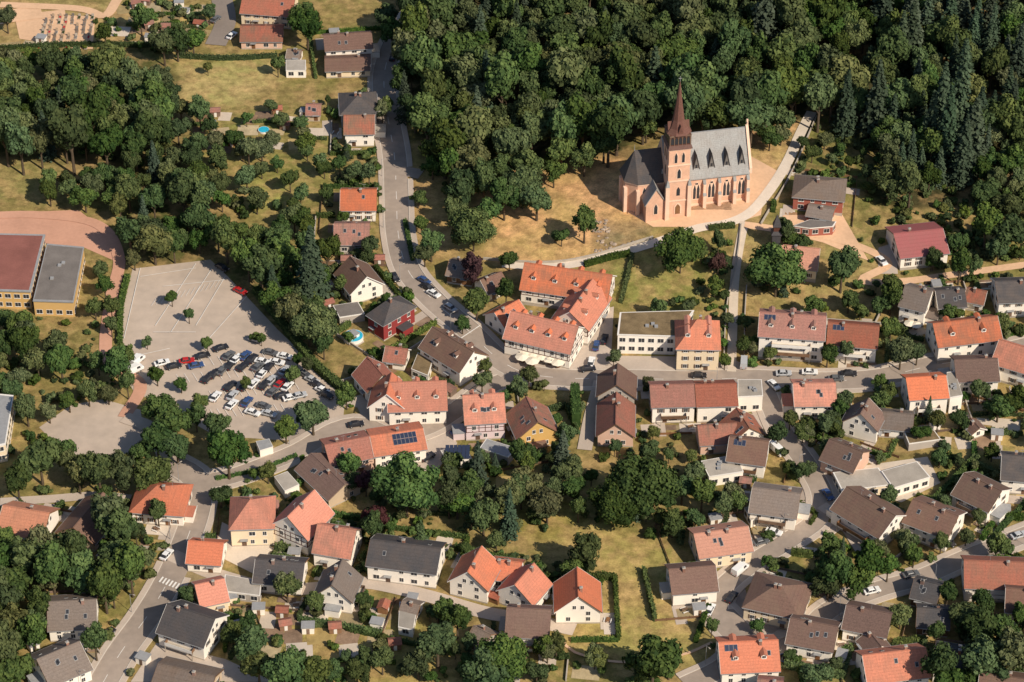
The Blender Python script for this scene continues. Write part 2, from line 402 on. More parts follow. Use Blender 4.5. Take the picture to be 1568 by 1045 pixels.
def house(u1,v1,u2,v2,W,e,ri,roof,wall,fl='',name='village_house'):
    rh=e+ri+.22
    p1=G(u1,v1,rh);p2=G(u2,v2,rh)
    L=math.hypot(p2[0]-p1[0],p2[1]-p1[1])-.9; L=max(L,4)
    ang=math.atan2(p2[1]-p1[1],p2[0]-p1[0])
    if ang>math.pi/2: ang-=math.pi
    if ang<=-math.pi/2: ang+=math.pi
    cx,cy=(p1[0]+p2[0])/2,(p1[1]+p2[1])/2; cz=float(H(cx,cy))
    rr=random.Random(int(u1*13+v1*7)); 
    E=empty(name,(cx,cy,cz),ang); hl,hw=L/2,W/2
    stamp(rect(cx,cy,hl+1,hw+1,ang),occ); stamp(rect(cx,cy,hl+.5,hw+.5,ang),occb)
    HL.append((cx,cy,hl,hw,ang,fl,e))
    wm='wall_'+wall; rm='roof_'+roof; hip='h' in fl; s=ri/hw; o=.55
    mb=MB()
    mb.box(-hl-.04,hl+.04,-hw-.04,hw+.04,-3,.4,'concrete')
    if hip: mb.box(-hl,hl,-hw,hw,.4,e,wm)
    else: mb.prism([(-hw,.4),(hw,.4),(hw,e-.02),(0,e+ri-.02),(-hw,e-.02)],'x',-hl,hl,wm)
    mb.obj('walls',E)
    mb=MB(); ze=e-s*o
    if hip:
        ins=min(hw*1.0,hl-.4); x,y=hl+o,hw+o
        mb.add([(-x,-y,ze),(x,-y,ze),(x,y,ze),(-x,y,ze),(-x,-y,ze+.2),(x,-y,ze+.2),(x,y,ze+.2),(-x,y,ze+.2),(-hl+ins,0,e+ri+.2),(hl-ins,0,e+ri+.2)],
         [(4,5,9,8),(6,7,8,9),(5,6,9),(7,4,8)],rm)
        k=len(mb.v)-10
        mb.f+= [(k,k+1,k+5,k+4),(k+1,k+2,k+6,k+5),(k+2,k+3,k+7,k+6),(k+3,k,k+4,k+7),(k+3,k+2,k+1,k)]; mb.m+=['zinc']*4+['wood']
        mb.box(-hl+ins,hl-ins,-.13,.13,e+ri+.15,e+ri+.3,rm)
    else:
        g=.45; hg=hl+g
        pr=[(-(hw+o),ze),(0,e+ri),(hw+o,ze),(hw+o,ze+.22),(0,e+ri+.22),(-(hw+o),ze+.22)]
        n0=len(mb.f); mb.prism(pr,'x',-hg,hg,rm)
        mb.m[n0]='wood';mb.m[n0+1]='wood'
        mb.box(-hg,hg,-.14,.14,e+ri+.17,e+ri+.31,rm)
        for sg in(-1,1):
            for ex in(-1,1):
                X0,X1=sorted((ex*(hg+.003),ex*(hg+.06)))
                q=[(sg*(hw+o),ze-.08),(0,e+ri-.08),(0,e+ri+.26),(sg*(hw+o),ze+.26)]
                mb.prism(q,'x',X0,X1,'frame' if wall in'WC' and rr.random()<.5 else 'wood')
    for sg in(-1,1):
        y0,y1=sorted((sg*(hw+o+.004),sg*(hw+o+.14)))
        mb.box(-hl-.4,hl+.4,y0,y1,ze+.02,ze+.15,'zinc')
    mb.obj('roof',E)
    mb=MB(); ns=max(1,int(round(e/2.75))); sh=('s' not in fl) and rr.random()<.3
    dx=rr.choice([-1,1])*L*.2
    for sg in(-1,1):
        n=max(1,int((L-1)/3.0)); st=(L-1.2)/n
        for k in range(ns):
            z=1.0+2.75*k
            if z+1.4>e: z=e-1.5
            for i in range(n):
                a=-L/2+.6+st*(i+.5)
                if k==0 and abs(a-dx)<1.4 and sg==-1: continue
                if rr.random()<.16: continue
                window(mb,('y',sg,hw),a,z,rr.choice([.9,1.0,1.5]) if not sh else 1.0,1.2,0,sh)
        n=max(1,int((W-1)/3.6)); st=(W-1)/n
        for k in range(ns):
            z=1.0+2.75*k
            if z+1.4>e: z=e-1.5
            for i in range(n):
                if rr.random()<.2: continue
                window(mb,('x',sg,hl),-W/2+.5+st*(i+.5),z,1.0,1.2,0,sh)
        if not hip and ri>2.6:
            for a in ((-1.0,1.0) if ri>3.4 else (0,)): window(mb,('x',sg,hl),a,e+.55,.8,1.1,0,False)
    mb.box(dx-.6,dx+.6,-hw-.06,-hw,.2,2.3,'shutter'); mb.box(dx-1,dx+1,-hw-1.0,-hw-.01,2.45,2.55,'zinc')
    if 't' in fl:
        for sg in(-1,1):
            timber(mb,('y',sg,hw),hl,2.9,e-.15); timber(mb,('x',sg,hl),hw,2.9,e-.15)
    mb.obj('windows',E)
    md=re.search(r'd(\d)',fl)
    if md and ri>2.8:
        mb=MB(); n=int(md.group(1))
        for sg in(-1,1):
            for i in range(n):
                a=-L/2+L*(i+.5)/n; yf=hw*.62; zr=e+ri*.38+.22; top=min(zr+1.05,e+ri-.9)
                yb=hw*(1-(top-.22-e)/ri); y0,y1=sorted((sg*yf,sg*max(yb-.2,.1)))
                mb.box(a-.68,a+.68,y0,y1,zr-.25,top,'wall_W')
                ya,yb2=sorted((sg*(yf+.25),sg*.25))
                mb.prism([(a-.9,top-.1),(a,top+.45),(a+.9,top-.1),(a+.9,top+.03),(a,top+.58),(a-.9,top+.03)],'y',ya,yb2,rm)
                ya,yb2=sorted((sg*(yf-.1),sg*(yf-.001)))
                mb.prism([(a-.66,top-.0),(a,top+.42),(a+.66,top)],'y',ya,yb2,'wall_W')
                window(mb,('y',sg,yf),a,zr+.1,.85,max(top-zr-.25,.5),0,False)
        mb.obj('dormers',E)
    th=math.atan2(ri,hw); SL=math.hypot(ri,hw)
    def slopeM(sg):
        return Matrix(((1,0,0,0),(0,sg*math.cos(th),sg*math.sin(th),0),(0,-math.sin(th),math.cos(th),e+ri+.22),(0,0,0,1)))
    mb=MB()
    if ('k' in fl or rr.random()<.35) and not hip:
        for sg in(-1,1):
            mb.M=slopeM(sg)
            for i in range(rr.choice([1,2,3])):
                a=rr.uniform(-hl*.7,hl*.7); b=SL*rr.uniform(.35,.6)
                mb.box(a-.45,a+.45,b-.65,b+.65,-.05,.09,'zinc'); mb.box(a-.36,a+.36,b-.55,b+.55,-.04,.12,'glass')
    if 'p' in fl or 'q' in fl:
        mb.M=slopeM(-1)
        nx=int(L*.5/1.08); ny=max(1,int(SL*.65/1.7)); x0=-L*.1
        if 'q' in fl: nx,ny,x0=3,1,-hl+1
        for i in range(nx):
            for j in range(ny):
                a=x0+i*1.08; b=SL*.1+j*1.7
                mb.box(a,a+1.0,b,b+1.62,.05,.13,'zinc'); mb.box(a+.04,a+.96,b+.04,b+1.58,.12,.145,'solar')
    mb.M=None
    for q in range(rr.choice([1,1,2])):
        a=rr.uniform(-hl*.6,hl*.6); y=rr.choice([-1,1])*.7
        if hip:a*=.3
        mb.box(a-.35,a+.35,y-.35,y+.35,e+ri*.5,e+ri+.9,'chimney'); mb.box(a-.43,a+.43,y-.43,y+.43,e+ri+.9,e+ri+1.0,'concrete')
        mb.box(a-.2,a+.2,y-.2,y+.2,e+ri+1.0,e+ri+1.2,'zinc')
    if rr.random()<.3:
        a=rr.uniform(-hl*.5,hl*.5); mb.cyl((a,.2,e+ri),(a,.2,e+ri+2.2),.04,.03,'zinc',5); mb.box(a-.6,a+.6,.17,.23,e+ri+1.9,e+ri+1.96,'zinc')
    mb.obj('roof_fittings',E)
    if 'b' in fl:
        mb=MB(); w=L*.3
        for k in range(ns):
            z=2.65+2.75*k
            if z>e-1: break
            mb.box(-w,w,-hw-1.5,-hw-.002,z-.15,z,'concrete')
            mb.box(-w,w,-hw-1.55,-hw-1.502,z-.1,z+.95,'wood' if rr.random()<.5 else 'frame')
            for ex in(-1,1): mb.box(ex*w-.05,ex*w+.05,-hw-1.5,-hw-.01,z+.0,z+.95,'wood'); mb.box(ex*w-.08,ex*w+.08,-hw-1.48,-hw-1.3,0,z-.15,'concrete')
        mb.obj('balcony',E)
    # small lean-to / porch
    if 'n' not in fl and rr.random()<.45:
        ex=rr.choice([-1,1]); X0,X1=sorted((ex*(hl+.002),ex*(hl+rr.uniform(2.2,3.6)))); ya=rr.uniform(-hw,0); yb=ya+rr.uniform(3.5,5)
        mb=MB(); mb.box(X0,X1,ya,yb,-1,2.3,wm); mb.box(X0-.15*(ex<0),X1+.15*(ex>0),ya-.2,yb+.2,2.3,2.48,rr.choice([rm,'zinc','flatgravel'])); mb.obj('lean_to',E)
    return E
HS=[
(372,-8,452,-2,12,5,3,'R','C','n'),(368,40,434,40,10,3.2,2.4,'R','K','n'),(495,54,569,49,10,5,2.6,'B','W'),
(497,90,568,88,9,2.8,1.6,'B','C','n'),(547,128,549,162,11,5,3,'D','A','hk'),(526,177,574,176,10,5,3.2,'R','W'),
(521,291,577,290,11,4.5,3.2,'O','W'),(511,343,566,342,11,3.5,3.2,'R','A','k'),(536,392,562,424,10,4.5,4.2,'B','W','s'),
(585,449,612,466,12,6,4,'D','X','h','red_house'),(662,500,726,539,10.5,5.5,4,'B','W','d2'),
(803,404,938,420,12,5,4.6,'O','W','td4n','half_timbered_inn'),(908,424,872,480,11,5.5,4.6,'O','W','td2n','half_timbered_inn'),(782,476,886,500,12,6,4.8,'O','W','td4n','half_timbered_inn'),
(757,480,795,458,9,3.5,3.2,'O','W','n'),
(1035,489,1104,490,12.5,8,5,'O','C','hd2n','town_hall'),
(1163,478,1266,484,12,8,3.4,'R','W','bqd3n','apartment_house'),(1268,494,1347,499,11,5.4,3.2,'R','W','bq','apartment_house'),
(1216,270,1296,282,11,5,2.6,'G','Q','h','brick_house'),(1197,374,1256,382,10,4,3.6,'P','C','n'),
(1368,358,1444,350,15,4.2,3,'M','W','n','workshop_building'),
(1386,436,1428,446,11,5.5,3.2,'G','W'),(1432,446,1477,442,9,4.4,2.4,'D','W','k'),
(1428,498,1528,482,11,5.5,3.6,'O','W','d2'),(1524,432,1590,428,11,5.5,3,'D','W'),(1530,520,1600,540,11,5.5,4,'O','W'),
(1461,552,1528,548,11,4.5,3,'B','W'),(1387,580,1449,574,10.5,6.2,3,'O','W','b'),
(1331,609,1318,634,9.5,5,4.2,'B','W','s'),(1343,630,1400,634,8,3.2,2.2,'G','W','n'),(1214,588,1280,586,11,5,3,'O','W'),
(995,590,1064,588,10.5,6,3,'R','W','b'),(1064,589,1128,587,10.5,6,3,'R','W',''),
(946,556,944,590,10,5,4,'B','A','n','barn'),(944,600,943,650,9.5,4,4,'R','K','n','barn'),
(1068,652,1128,648,8,3.8,3,'R','K','n'),(1128,624,1148,655,9,4.4,3.6,'R','W','n'),
(1117,668,1178,676,10.5,5,3.6,'B','W','bq'),
(806,607,824,646,11,4.8,4.6,'R','Y','sk'),(708,606,772,602,12,6.2,4.6,'O','L','td2','half_timbered_house'),
(592,586,684,583,12,5.4,4.8,'O','W','d3n'),(600,570,592,604,10,5.4,4.8,'O','W','n'),(562,546,586,574,9,4.4,4,'R','W','s'),
(497,682,566,668,11,4.6,2.4,'R','K','n','row_house'),(566,668,648,656,11,4.8,2.2,'O','W','pn','row_house'),
(476,694,528,742,10,3.4,2.6,'B','T','n','barn'),
(203,741,287,747,12,4.2,4,'O','W','h'),(350,766,420,764,12,6.4,4.2,'O','C','h'),
(482,750,440,792,11,6,5,'O','W','ts','half_timbered_house'),(486,802,546,812,11,5,4.4,'O','W',''),
(288,828,343,832,9,3.4,3,'O','W',''),(391,856,467,862,10,3.6,3,'D','W','k'),
(525,856,508,896,9.5,4.6,4.6,'G','W','sb'),(567,826,676,840,11.5,5.4,3.2,'D','W','kk'),
(738,836,716,876,10,5,4.6,'O','W','s'),(752,856,800,862,8,3.2,2.6,'O','W','n'),(818,862,788,896,10,4.6,4.2,'O','W','s'),
(884,868,886,914,11,4.4,5,'O','W','s'),(776,930,844,934,11,5.4,4,'B','W','b'),
(256,924,330,948,12,5,4,'D','W','b'),(298,896,344,886,9,4,3,'O','C',''),
(72,922,148,918,12,4.2,3.6,'G','W',''),(56,1010,122,982,12,4.4,3.8,'G','W',''),
(4,774,76,786,12,4,3.6,'P','W',''),(158,754,112,808,11,3,3.6,'B','T','','barn'),
(1152,746,1226,756,11.5,4.8,3.2,'G','W','b'),(1296,745,1372,790,12,5.2,3.6,'B','W','b'),
(1270,672,1322,692,10,4.4,3.2,'B','K',''),(1398,764,1468,790,11.5,5,3.2,'B','W',''),
(1476,724,1534,752,11,4.6,3.2,'B','W','b'),(1476,858,1590,862,11.5,5,3.6,'R','W','b'),(1534,696,1590,700,11,5,3.5,'D','W',''),
(1062,818,1146,806,11,4.6,3,'P','C','k'),(1024,872,1096,866,10.5,4.6,3.2,'B','W',''),
(1148,886,1238,906,13,4.6,3.4,'B','C','h'),(1210,946,1284,960,10.5,4.2,3.2,'B','W',''),
(1296,926,1366,940,10,4.4,3,'B','W',''),(1100,984,1192,980,12,4.6,4,'O','W','qd2'),(1320,1004,1418,992,11,4.6,3.8,'O','W','k'),
(1400,886,1442,896,8,3.2,2.4,'D','N','n','barn'),(1404,930,1456,934,8,3.2,2.4,'D','N','n','barn'),(1432,990,1500,1000,10,4,3,'D','W',''),
(1540,900,1600,905,10,4.6,3,'B','W',''),(725,958,752,972,6,2.6,2,'G','A','n','garage_building'),
(242,1016,330,1036,9,3,2,'G','T','n','barn'),(1486,640,1500,655,4,2.4,1.2,'B','W','n','garden_house'),
(470,160,490,160,6,2.6,1.6,'R','T','n','garden_house'),(440,75,462,77,5,2.4,1.4,'G','W','n','garden_house'),(688,398,730,404,8,3,2.2,'G','N','n'),
(735,430,768,415,7,3.2,2.4,'B','W','n'),(590,530,625,535,6,3,2.4,'R','W','n'),(1480,440,1512,446,6,3.2,2.2,'R','W','n'),(1238,312,1278,322,7,2.8,1.2,'G','Q','n'),
(1362,128,1405,140,9,3,2.6,'R','W','n'),(1500,1030,1570,1040,10,4,3,'B','W',''),(1160,1040,1200,1044,9,3,3,'R','W','n'),
(620,920,640,925,5,2.4,1.4,'G','W','n','garage_building'),(1330,965,1350,990,6,2.6,2,'B','W','n'),
]
for h in HS: house(*h)
def flat(px,h,wall,roofm,name='flat_roof_building',win=True,solar=False,parapet='frame'):
    P=[G(u,v,h) for u,v in px]; cx=sum(p[0] for p in P)/len(P);cy=sum(p[1] for p in P)/len(P); cz=float(H(cx,cy))
    E=empty(name,(cx,cy,cz)); Q=[(p[0]-cx,p[1]-cy) for p in P]
    if sum(Q[i][0]*Q[(i+1)%len(Q)][1]-Q[(i+1)%len(Q)][0]*Q[i][1] for i in range(len(Q)))<0: Q=Q[::-1]
    stamp([(a+cx,b+cy) for a,b in [(q[0]*1.1,q[1]*1.1) for q in Q]],occ); stamp([(a+cx,b+cy) for a,b in Q],occb)
    mb=MB(); mb.prism(Q,'z',-2.5,h-.35,'wall_'+wall); mb.obj('walls',E)
    mb=MB(); mb.prism([(a*1.02,b*1.02) for a,b in Q],'z',h-.35,h,parapet); mb.prism([(a*.965,b*.965) for a,b in Q],'z',h-.1,h+.02,roofm)
    if h>3.5:
        for k in range(3):
            a,b=random.uniform(-.4,.4)*abs(Q[0][0]),random.uniform(-.4,.4)*abs(Q[0][1]); mb.box(a-.5,a+.5,b-.5,b+.5,h,h+.5,'zinc')
    if solar:
        x0=min(q[0] for q in Q)*.7;x1=-x0;y0=min(q[1] for q in Q)*.7
        i=0
        while x0+i*1.1<x1:
            for j in range(3): 
                mb.M=Matrix.Translation((x0+i*1.1,y0+j*1.9,h+.3))@Matrix.Rotation(.2,4,'X'); mb.box(0,1,0,1.6,0,.05,'solar'); mb.M=None
            i+=1
    mb.obj('roof',E)
    if win:
        mb=MB(); n=len(Q)
        for i in range(n):
            a=Vector((*Q[i],0));b=Vector((*Q[(i+1)%n],0)); d=b-a; L=d.length
            if L<2: continue
            mb.M=Matrix.Translation(a)@Matrix.Rotation(math.atan2(d.y,d.x),4,'Z')
            for k in range(max(1,int(h/3))):
                nn=max(1,int(L/2.4))
                for j in range(nn): window(mb,('y',-1,0),L*(j+.5)/nn,.9+3*k,1.6,1.3,0,False)
        mb.M=None; mb.obj('windows',E)
    return E
flat([(950,478),(1062,473),(1034,516),(946,514)],6.4,'W','greenroof','school_building')
flat([(-60,357),(68,360),(46,446),(-80,442)],6.5,'Y','hallroof','sports_hall',parapet='zinc')
flat([(72,374),(128,379),(112,462),(51,460)],5.5,'Y','darkflat','sports_hall',parapet='zinc')
flat([(1130,581),(1166,581),(1168,606),(1130,608)],5.5,'W','flatgravel')
flat([(1074,706),(1128,696),(1138,722),(1086,730)],3.6,'W','flatgravel')
flat([(675,690),(712,682),(722,702),(686,708)],2.8,'W','flatgravel','garage_building',True,True)
flat([(745,672),(790,686),(778,700),(735,686)],3,'A','zinc','garage_building',False)
flat([(1276,724),(1345,716),(1362,742),(1290,752)],3.2,'C','flatgravel')
flat([(1350,722),(1404,706),(1424,730),(1368,748)],3.4,'W','flatgravel')
flat([(1450,570),(1462,568),(1474,606),(1455,610)],5.5,'W','flatgravel')
flat([(420,730),(440,722),(458,742),(436,752)],2.6,'W','flatgravel','carport',False)
flat([(-40,600),(20,606),(8,680),(-40,690)],6,'C','zinc','school_building')
flat([(392,676),(412,672),(418,684),(398,690)],2.6,'W','zinc','bus_shelter',False)
flat([(345,880),(400,890),(398,912),(342,905)],2.8,'A','flatgravel','garage_building')
flat([(612,922),(640,926),(632,965),(610,960)],2.6,'W','flatgravel','garage_building')
flat([(640,540),(662,552),(655,575),(630,565)],3,'W','greenroof','garage_building')
flat([(1215,345),(1240,335),(1280,340),(1275,348),(1240,350)],3,'Q','darkflat','garage_building')
flat([(1140,778),(1160,772),(1172,790),(1150,797)],2.6,'W','flatgravel','garage_building')
flat([(438,92),(468,92),(468,108),(438,108)],2.8,'W','flatgravel','garage_building')
flat([(1385,662),(1430,658),(1440,672),(1392,680)],2.6,'A','greenroof','carport',False)
flat([(510,468),(548,462),(558,480),(520,486)],2.8,'A','darkflat','carport',False)
# ------------------------------------------------ church
def lancet(mb,x,z,w,h,y0,y1,mat):
    pts=[(x-w/2,z),(x+w/2,z),(x+w/2,z+h*.68)]
    for t in(.33,.66): pts.append((x+w/2*(1-t)**.8*1.0,z+h*(.68+.32*t)))
    pts.append((x,z+h))
    for t in(.66,.33): pts.append((x-w/2*(1-t)**.8,z+h*(.68+.32*t)))
    pts.append((x-w/2,z+h*.68)); mb.prism(pts,'y',y0,y1,mat)
def church():
    O=G(1033,322); ang=math.radians(11)
    E=empty('church',(O[0],O[1],O[2]),ang)
    stamp(rect(O[0]+3,O[1]+4,24,13,ang),occ)
    S,SL_='sandstone','sandstone_light'
    x0,x1,y0,y1,e,ri=-3,22.5,0.5,14,11.0,10.6; ym=(y0+y1)/2; hw=(y1-y0)/2; s=ri/hw
    mb=MB(); mb.prism([(y0,-4),(y1,-4),(y1,e),(ym,e+ri-.02),(y0,e)],'x',x0,x1,S)
    mb.prism([(y0-.15,e-1),(ym,e+ri-.4),(y1+.15,e-1),(y1+.15,e+.8),(ym,e+ri+1.3),(y0-.15,e+.8)],'x',x1-.1,x1+.7,SL_)
    mb.box(x1+.1,x1+.6,ym-.2,ym+.2,e+ri+1,e+ri+3,SL_); mb.box(x1+.2,x1+.5,ym-.7,ym+.7,e+ri+2,e+ri+2.35,SL_)
    mb.box(x0,x1+.3,y0-.25,y0,-2,1.2,SL_); mb.box(x0,x1+.2,y0-.3,y0-.001,e-.7,e-.2,SL_)
    mb.obj('nave_walls',E)
    mb=MB()
    pr=[(y0-.6,e-.6*s),(ym,e+ri),(y1+.6,e-.6*s),(y1+.6,e-.6*s+.3),(ym,e+ri+.3),(y0-.6,e-.6*s+.3)]
    mb.prism(pr,'x',x0,x1-.102,'roof_S'); mb.box(x0,x1-.1,ym-.12,ym+.12,e+ri+.2,e+ri+.45,'zinc')
    mb.obj('nave_roof',E)
    bay=(x1-4.2)/4
    mb=MB(); mw=MB(); md=MB()
    for i in range(5):
        bx=4.2+bay*i
        if i==4: bx=x1-.5
        for (yy,sg) in((y0,-1),(y1,1)):
            a,b=sorted((yy,yy+sg*1.7)); mb.box(bx-.5,bx+.5,a,b,-4,4.6,SL_)
            a2,b2=sorted((yy,yy+sg*1.1)); mb.box(bx-.42,bx+.42,a2,b2,4.6,8.4,SL_)
            mb.prism([(yy,8.4),(yy+sg*1.15,8.4),(yy,9.8)],'x',bx-.45,bx+.45,'roof_S')
            mb.prism([(yy+sg*1.1,4.6),(yy+sg*1.75,4.6),(yy+sg*1.1,5.4)],'x',bx-.5,bx+.5,'roof_S')
    for i in range(4):
        c=4.2+bay*(i+.5)
        for yy,sg in((y0,-1),(y1,1)):
            a,b=sorted((yy+sg*-.1,yy+sg*.12)); lancet(mw,c,2.6,2.6,6.6,a,b,SL_)
            for q in(-.55,.55):
                a,b=sorted((yy+sg*-.1,yy+sg*.17)); lancet(mw,c+q,3.0,.8,5.0,a,b,'glass')
            a,b=sorted((yy+sg*-.1,yy+sg*.175)); mw.box(c-.4,c+.4,a,b,8.05,8.6,'glass')
        for sg in (-1,1):   # steep slate-clad gablets
            yf=ym+sg*hw*.84; zb=e+ri*.16+.2; wd=1.15; zt=zb+4.9
            ya,yb=sorted((yf,ym+sg*hw*.45))
            md.prism([(c-wd+.15,zb-.4),(c+wd-.15,zb-.4),(c,zt-.45)],'y',ya,yb,'darkflat')
            ya,yb=sorted((yf+sg*.2,ym+sg*hw*.25))
            md.prism([(c-wd,zb-.3),(c-wd+.22,zb-.3),(c,zt-.5),(c+wd-.22,zb-.3),(c+wd,zb-.3),(c,zt)],'y',ya,yb,'roof_D')
            a,b=sorted((yf-sg*.05,yf+sg*.06)); md.box(c-.3,c+.3,a,b,zb+.3,zb+1.4,'glass')
    mb.obj('buttresses',E); 
    mw.M=Matrix.Translation((x1+.7,ym,0))@Matrix.Rotation(math.radians(90),4,'Z')
    lancet(mw,0,3.5,3.4,9.5,-.1,.1,SL_); lancet(mw,-.7,4,1.0,7.4,-.15,.05,'glass'); lancet(mw,.7,4,1.0,7.4,-.15,.05,'glass')
    mw.box(-1.6,1.6,-.2,0,-.2,3.0,'wood')
    mw.M=None
    cx0,cx1=-11,-3; cy0,cy1=1.8,12.7; cm=(cy0+cy1)/2; ce,cr=9.5,8.5; r=(cy1-cy0)/2
    ap=[(cx1,cy0),(cx1,cy1),(cx0,cy1),(cx0-3.2,cm+r*.5),(cx0-3.2,cm-r*.5),(cx0,cy0)]
    mb=MB(); mb.prism(ap,'z',-4,ce,S); mb.prism([(cx1,cy0-.2),(cx1,cy1+.2),(cx0,cy1+.2),(cx0-3.4,cm+r*.55),(cx0-3.4,cm-r*.55),(cx0,cy0-.2)],'z',ce-.6,ce-.1,SL_)
    for p,q in((cx0,cy0),(cx0-3.2,cm-r*.5),(-7,cy0),(cx0-3.2,cm+r*.5)): mb.box(p-.5,p+.5,q-1.1,q+.3,-4,7.4,SL_)
    mb.obj('choir_walls',E)
    mb=MB(); o=.5
    rim=[(cx1,cy0-o,ce),(cx1,cy1+o,ce),(cx0,cy1+o,ce),(cx0-3.7,cm+r*.55,ce),(cx0-3.7,cm-r*.55,ce),(cx0,cy0-o,ce)]
    mb.add(rim+[(cx1,cm,ce+cr),(cx0,cm,ce+cr)],[(5,0,6,7),(1,2,7,6),(2,3,7),(3,4,7),(4,5,7),(0,1,2,3,4,5)],'roof_D')
    mb.cyl((cx0,cm,ce+cr-.3),(cx0,cm,ce+cr+2),.12,.03,'zinc',6)
    mb.obj('choir_roof',E)
    for c in(-9,-5): lancet(mw,c,3,1.5,5.4,cy0-.08,cy0+.1,SL_); lancet(mw,c,3.2,1.0,4.9,cy0-.13,cy0+.1,'glass')
    mb=MB(); ax0,ax1,ay0,ay1=-9.5,-3.6,-3.0,1.8
    am=(ax0+ax1)/2; mb.prism([(ax0,-4),(ax1,-4),(ax1,5.2),(am,10.2),(ax0,5.2)],'y',ay0,ay1,S)
    mb.prism([(ax0-.4,4.6),(am,10.3),(ax1+.1,5.3),(ax1+.1,5.7),(am,10.8),(ax0-.4,5.0)],'y',ay0-.3,ay1,'roof_S')
    lancet(mb,am,1.4,1.6,4.0,ay0-.08,ay0+.1,SL_);lancet(mb,am,1.6,1.0,3.5,ay0-.13,ay0+.1,'glass')
    mb.obj('annex',E)
    mb=MB(); t=3.2; TH=24
    mb.box(-t,t,-t,t,-4,TH,S)
    for z in(5.5,12.5,18.0,TH-.4): mb.box(-t-.22,t+.22,-t-.22,t+.22,z,z+.4,SL_)
    for a in(-1,1):
        for b in(-1,1): 
            X0,X1=sorted((a*(t-.5),a*(t+.7)));Y0,Y1=sorted((b*(t-.5),b*(t+.7)))
            mb.box(X0,X1,Y0,Y1,-4,11,SL_); mb.frus((X0,X1,Y0,Y1),11,(a*t-.2,a*t+.2,b*t-.2,b*t+.2),13,'roof_S')
    mb.obj('tower',E)
    for k in range(4):
        R=Matrix.Rotation(math.radians(90*k),4,'Z'); mw.M=R
        lancet(mw,0,1,2.2,4,-t-.1,-t+.1,SL_); lancet(mw,0,1,1.5,3.5,-t-.15,-t+.1,'wood')
        lancet(mw,0,13.5,1.6,3.8,-t-.1,-t+.1,SL_); lancet(mw,0,13.7,1.0,3.3,-t-.15,-t+.1,'glass')
        lancet(mw,0,7.5,1.0,3,-t-.1,-t+.1,'glass')
        for q in(-1.1,1.1): lancet(mw,q,19,1.2,4.0,-t-.1,-t+.1,SL_); lancet(mw,q,19.2,.8,3.5,-t-.15,-t+.1,'glass')
    mw.M=None; mw.obj('windows',E); md.obj('gablet_dormers',E)
    mb=MB()
    mb.frus((-t-.5,t+.5,-t-.5,t+.5),TH,(-t-.1,t+.1,-t-.1,t+.1),TH+1.2,'roof_T')
    mb.box(-t+.1,t-.1,-t+.1,t-.1,TH+1.2,TH+4.6,'beam')
    for k in range(4):
        mb.M=Matrix.Rotation(math.radians(90*k),4,'Z')
        for q in(-2,-1,0,1,2): lancet(mb,q*1.18,TH+1.6,.75,2.5,-t-.02,-t+.15,'glass')
        for q in range(-2,4): mb.box(q*1.18-.7,q*1.18-.47,-t-.06,-t+.05,TH+1.2,TH+4.6,'wood')
        mb.box(-t,t,-t-.1,-t+.09,TH+4.2,TH+4.6,'wood')
    mb.M=None; mb.obj('belfry',E)
    mb=MB(); z0=TH+4.6
    def ring(r_,z,sq=0):
        out=[]
        for i in range(8):
            a=math.pi/8+i*math.pi/4; k=1/max(abs(math.cos(a)),abs(math.sin(a)))
            rr=r_*((1-sq)+sq*k*.95); out.append((rr*math.cos(a),rr*math.sin(a),z))
        return out
    Rg=[ring(3.9,z0,1),ring(2.6,z0+1.4,.7),ring(1.75,z0+3.8,0),ring(.95,z0+9.5,0),ring(.1,z0+16.5,0)]
    vs=sum(Rg,[]); fs=[tuple(range(8))]
    for j in range(4):
        for i in range(8): fs.append((j*8+i,j*8+(i+1)%8,(j+1)*8+(i+1)%8,(j+1)*8+i))
    mb.add(vs,fs,'roof_T')
    mb.cyl((0,0,z0+16),(0,0,z0+18.4),.08,.05,'zinc',6); mb.box(-.5,.5,-.05,.05,z0+17.5,z0+17.64,'zinc')
    for k in range(4):
        mb.M=Matrix.Rotation(math.radians(90*k),4,'Z'); mb.prism([(-1.0,z0+.2),(1.0,z0+.2),(0,z0+3.2)],'y',-3.2,-1.0,'roof_T')
    mb.M=None; mb.obj('spire',E)
church()
p=G(1187,382); E=empty('chapel_turret',p); mb=MB()
mb.box(-1.2,1.2,-1.2,1.2,-2,6,'roof_D'); mb.frus((-1.6,1.6,-1.6,1.6),6,(-1,1,-1,1),7,'roof_D'); mb.box(-.9,.9,-.9,.9,7,8.6,'beam'); mb.frus((-1.2,1.2,-1.2,1.2),8.6,(-.05,.05,-.05,.05),12.5,'roof_D'); mb.obj('turret',E)
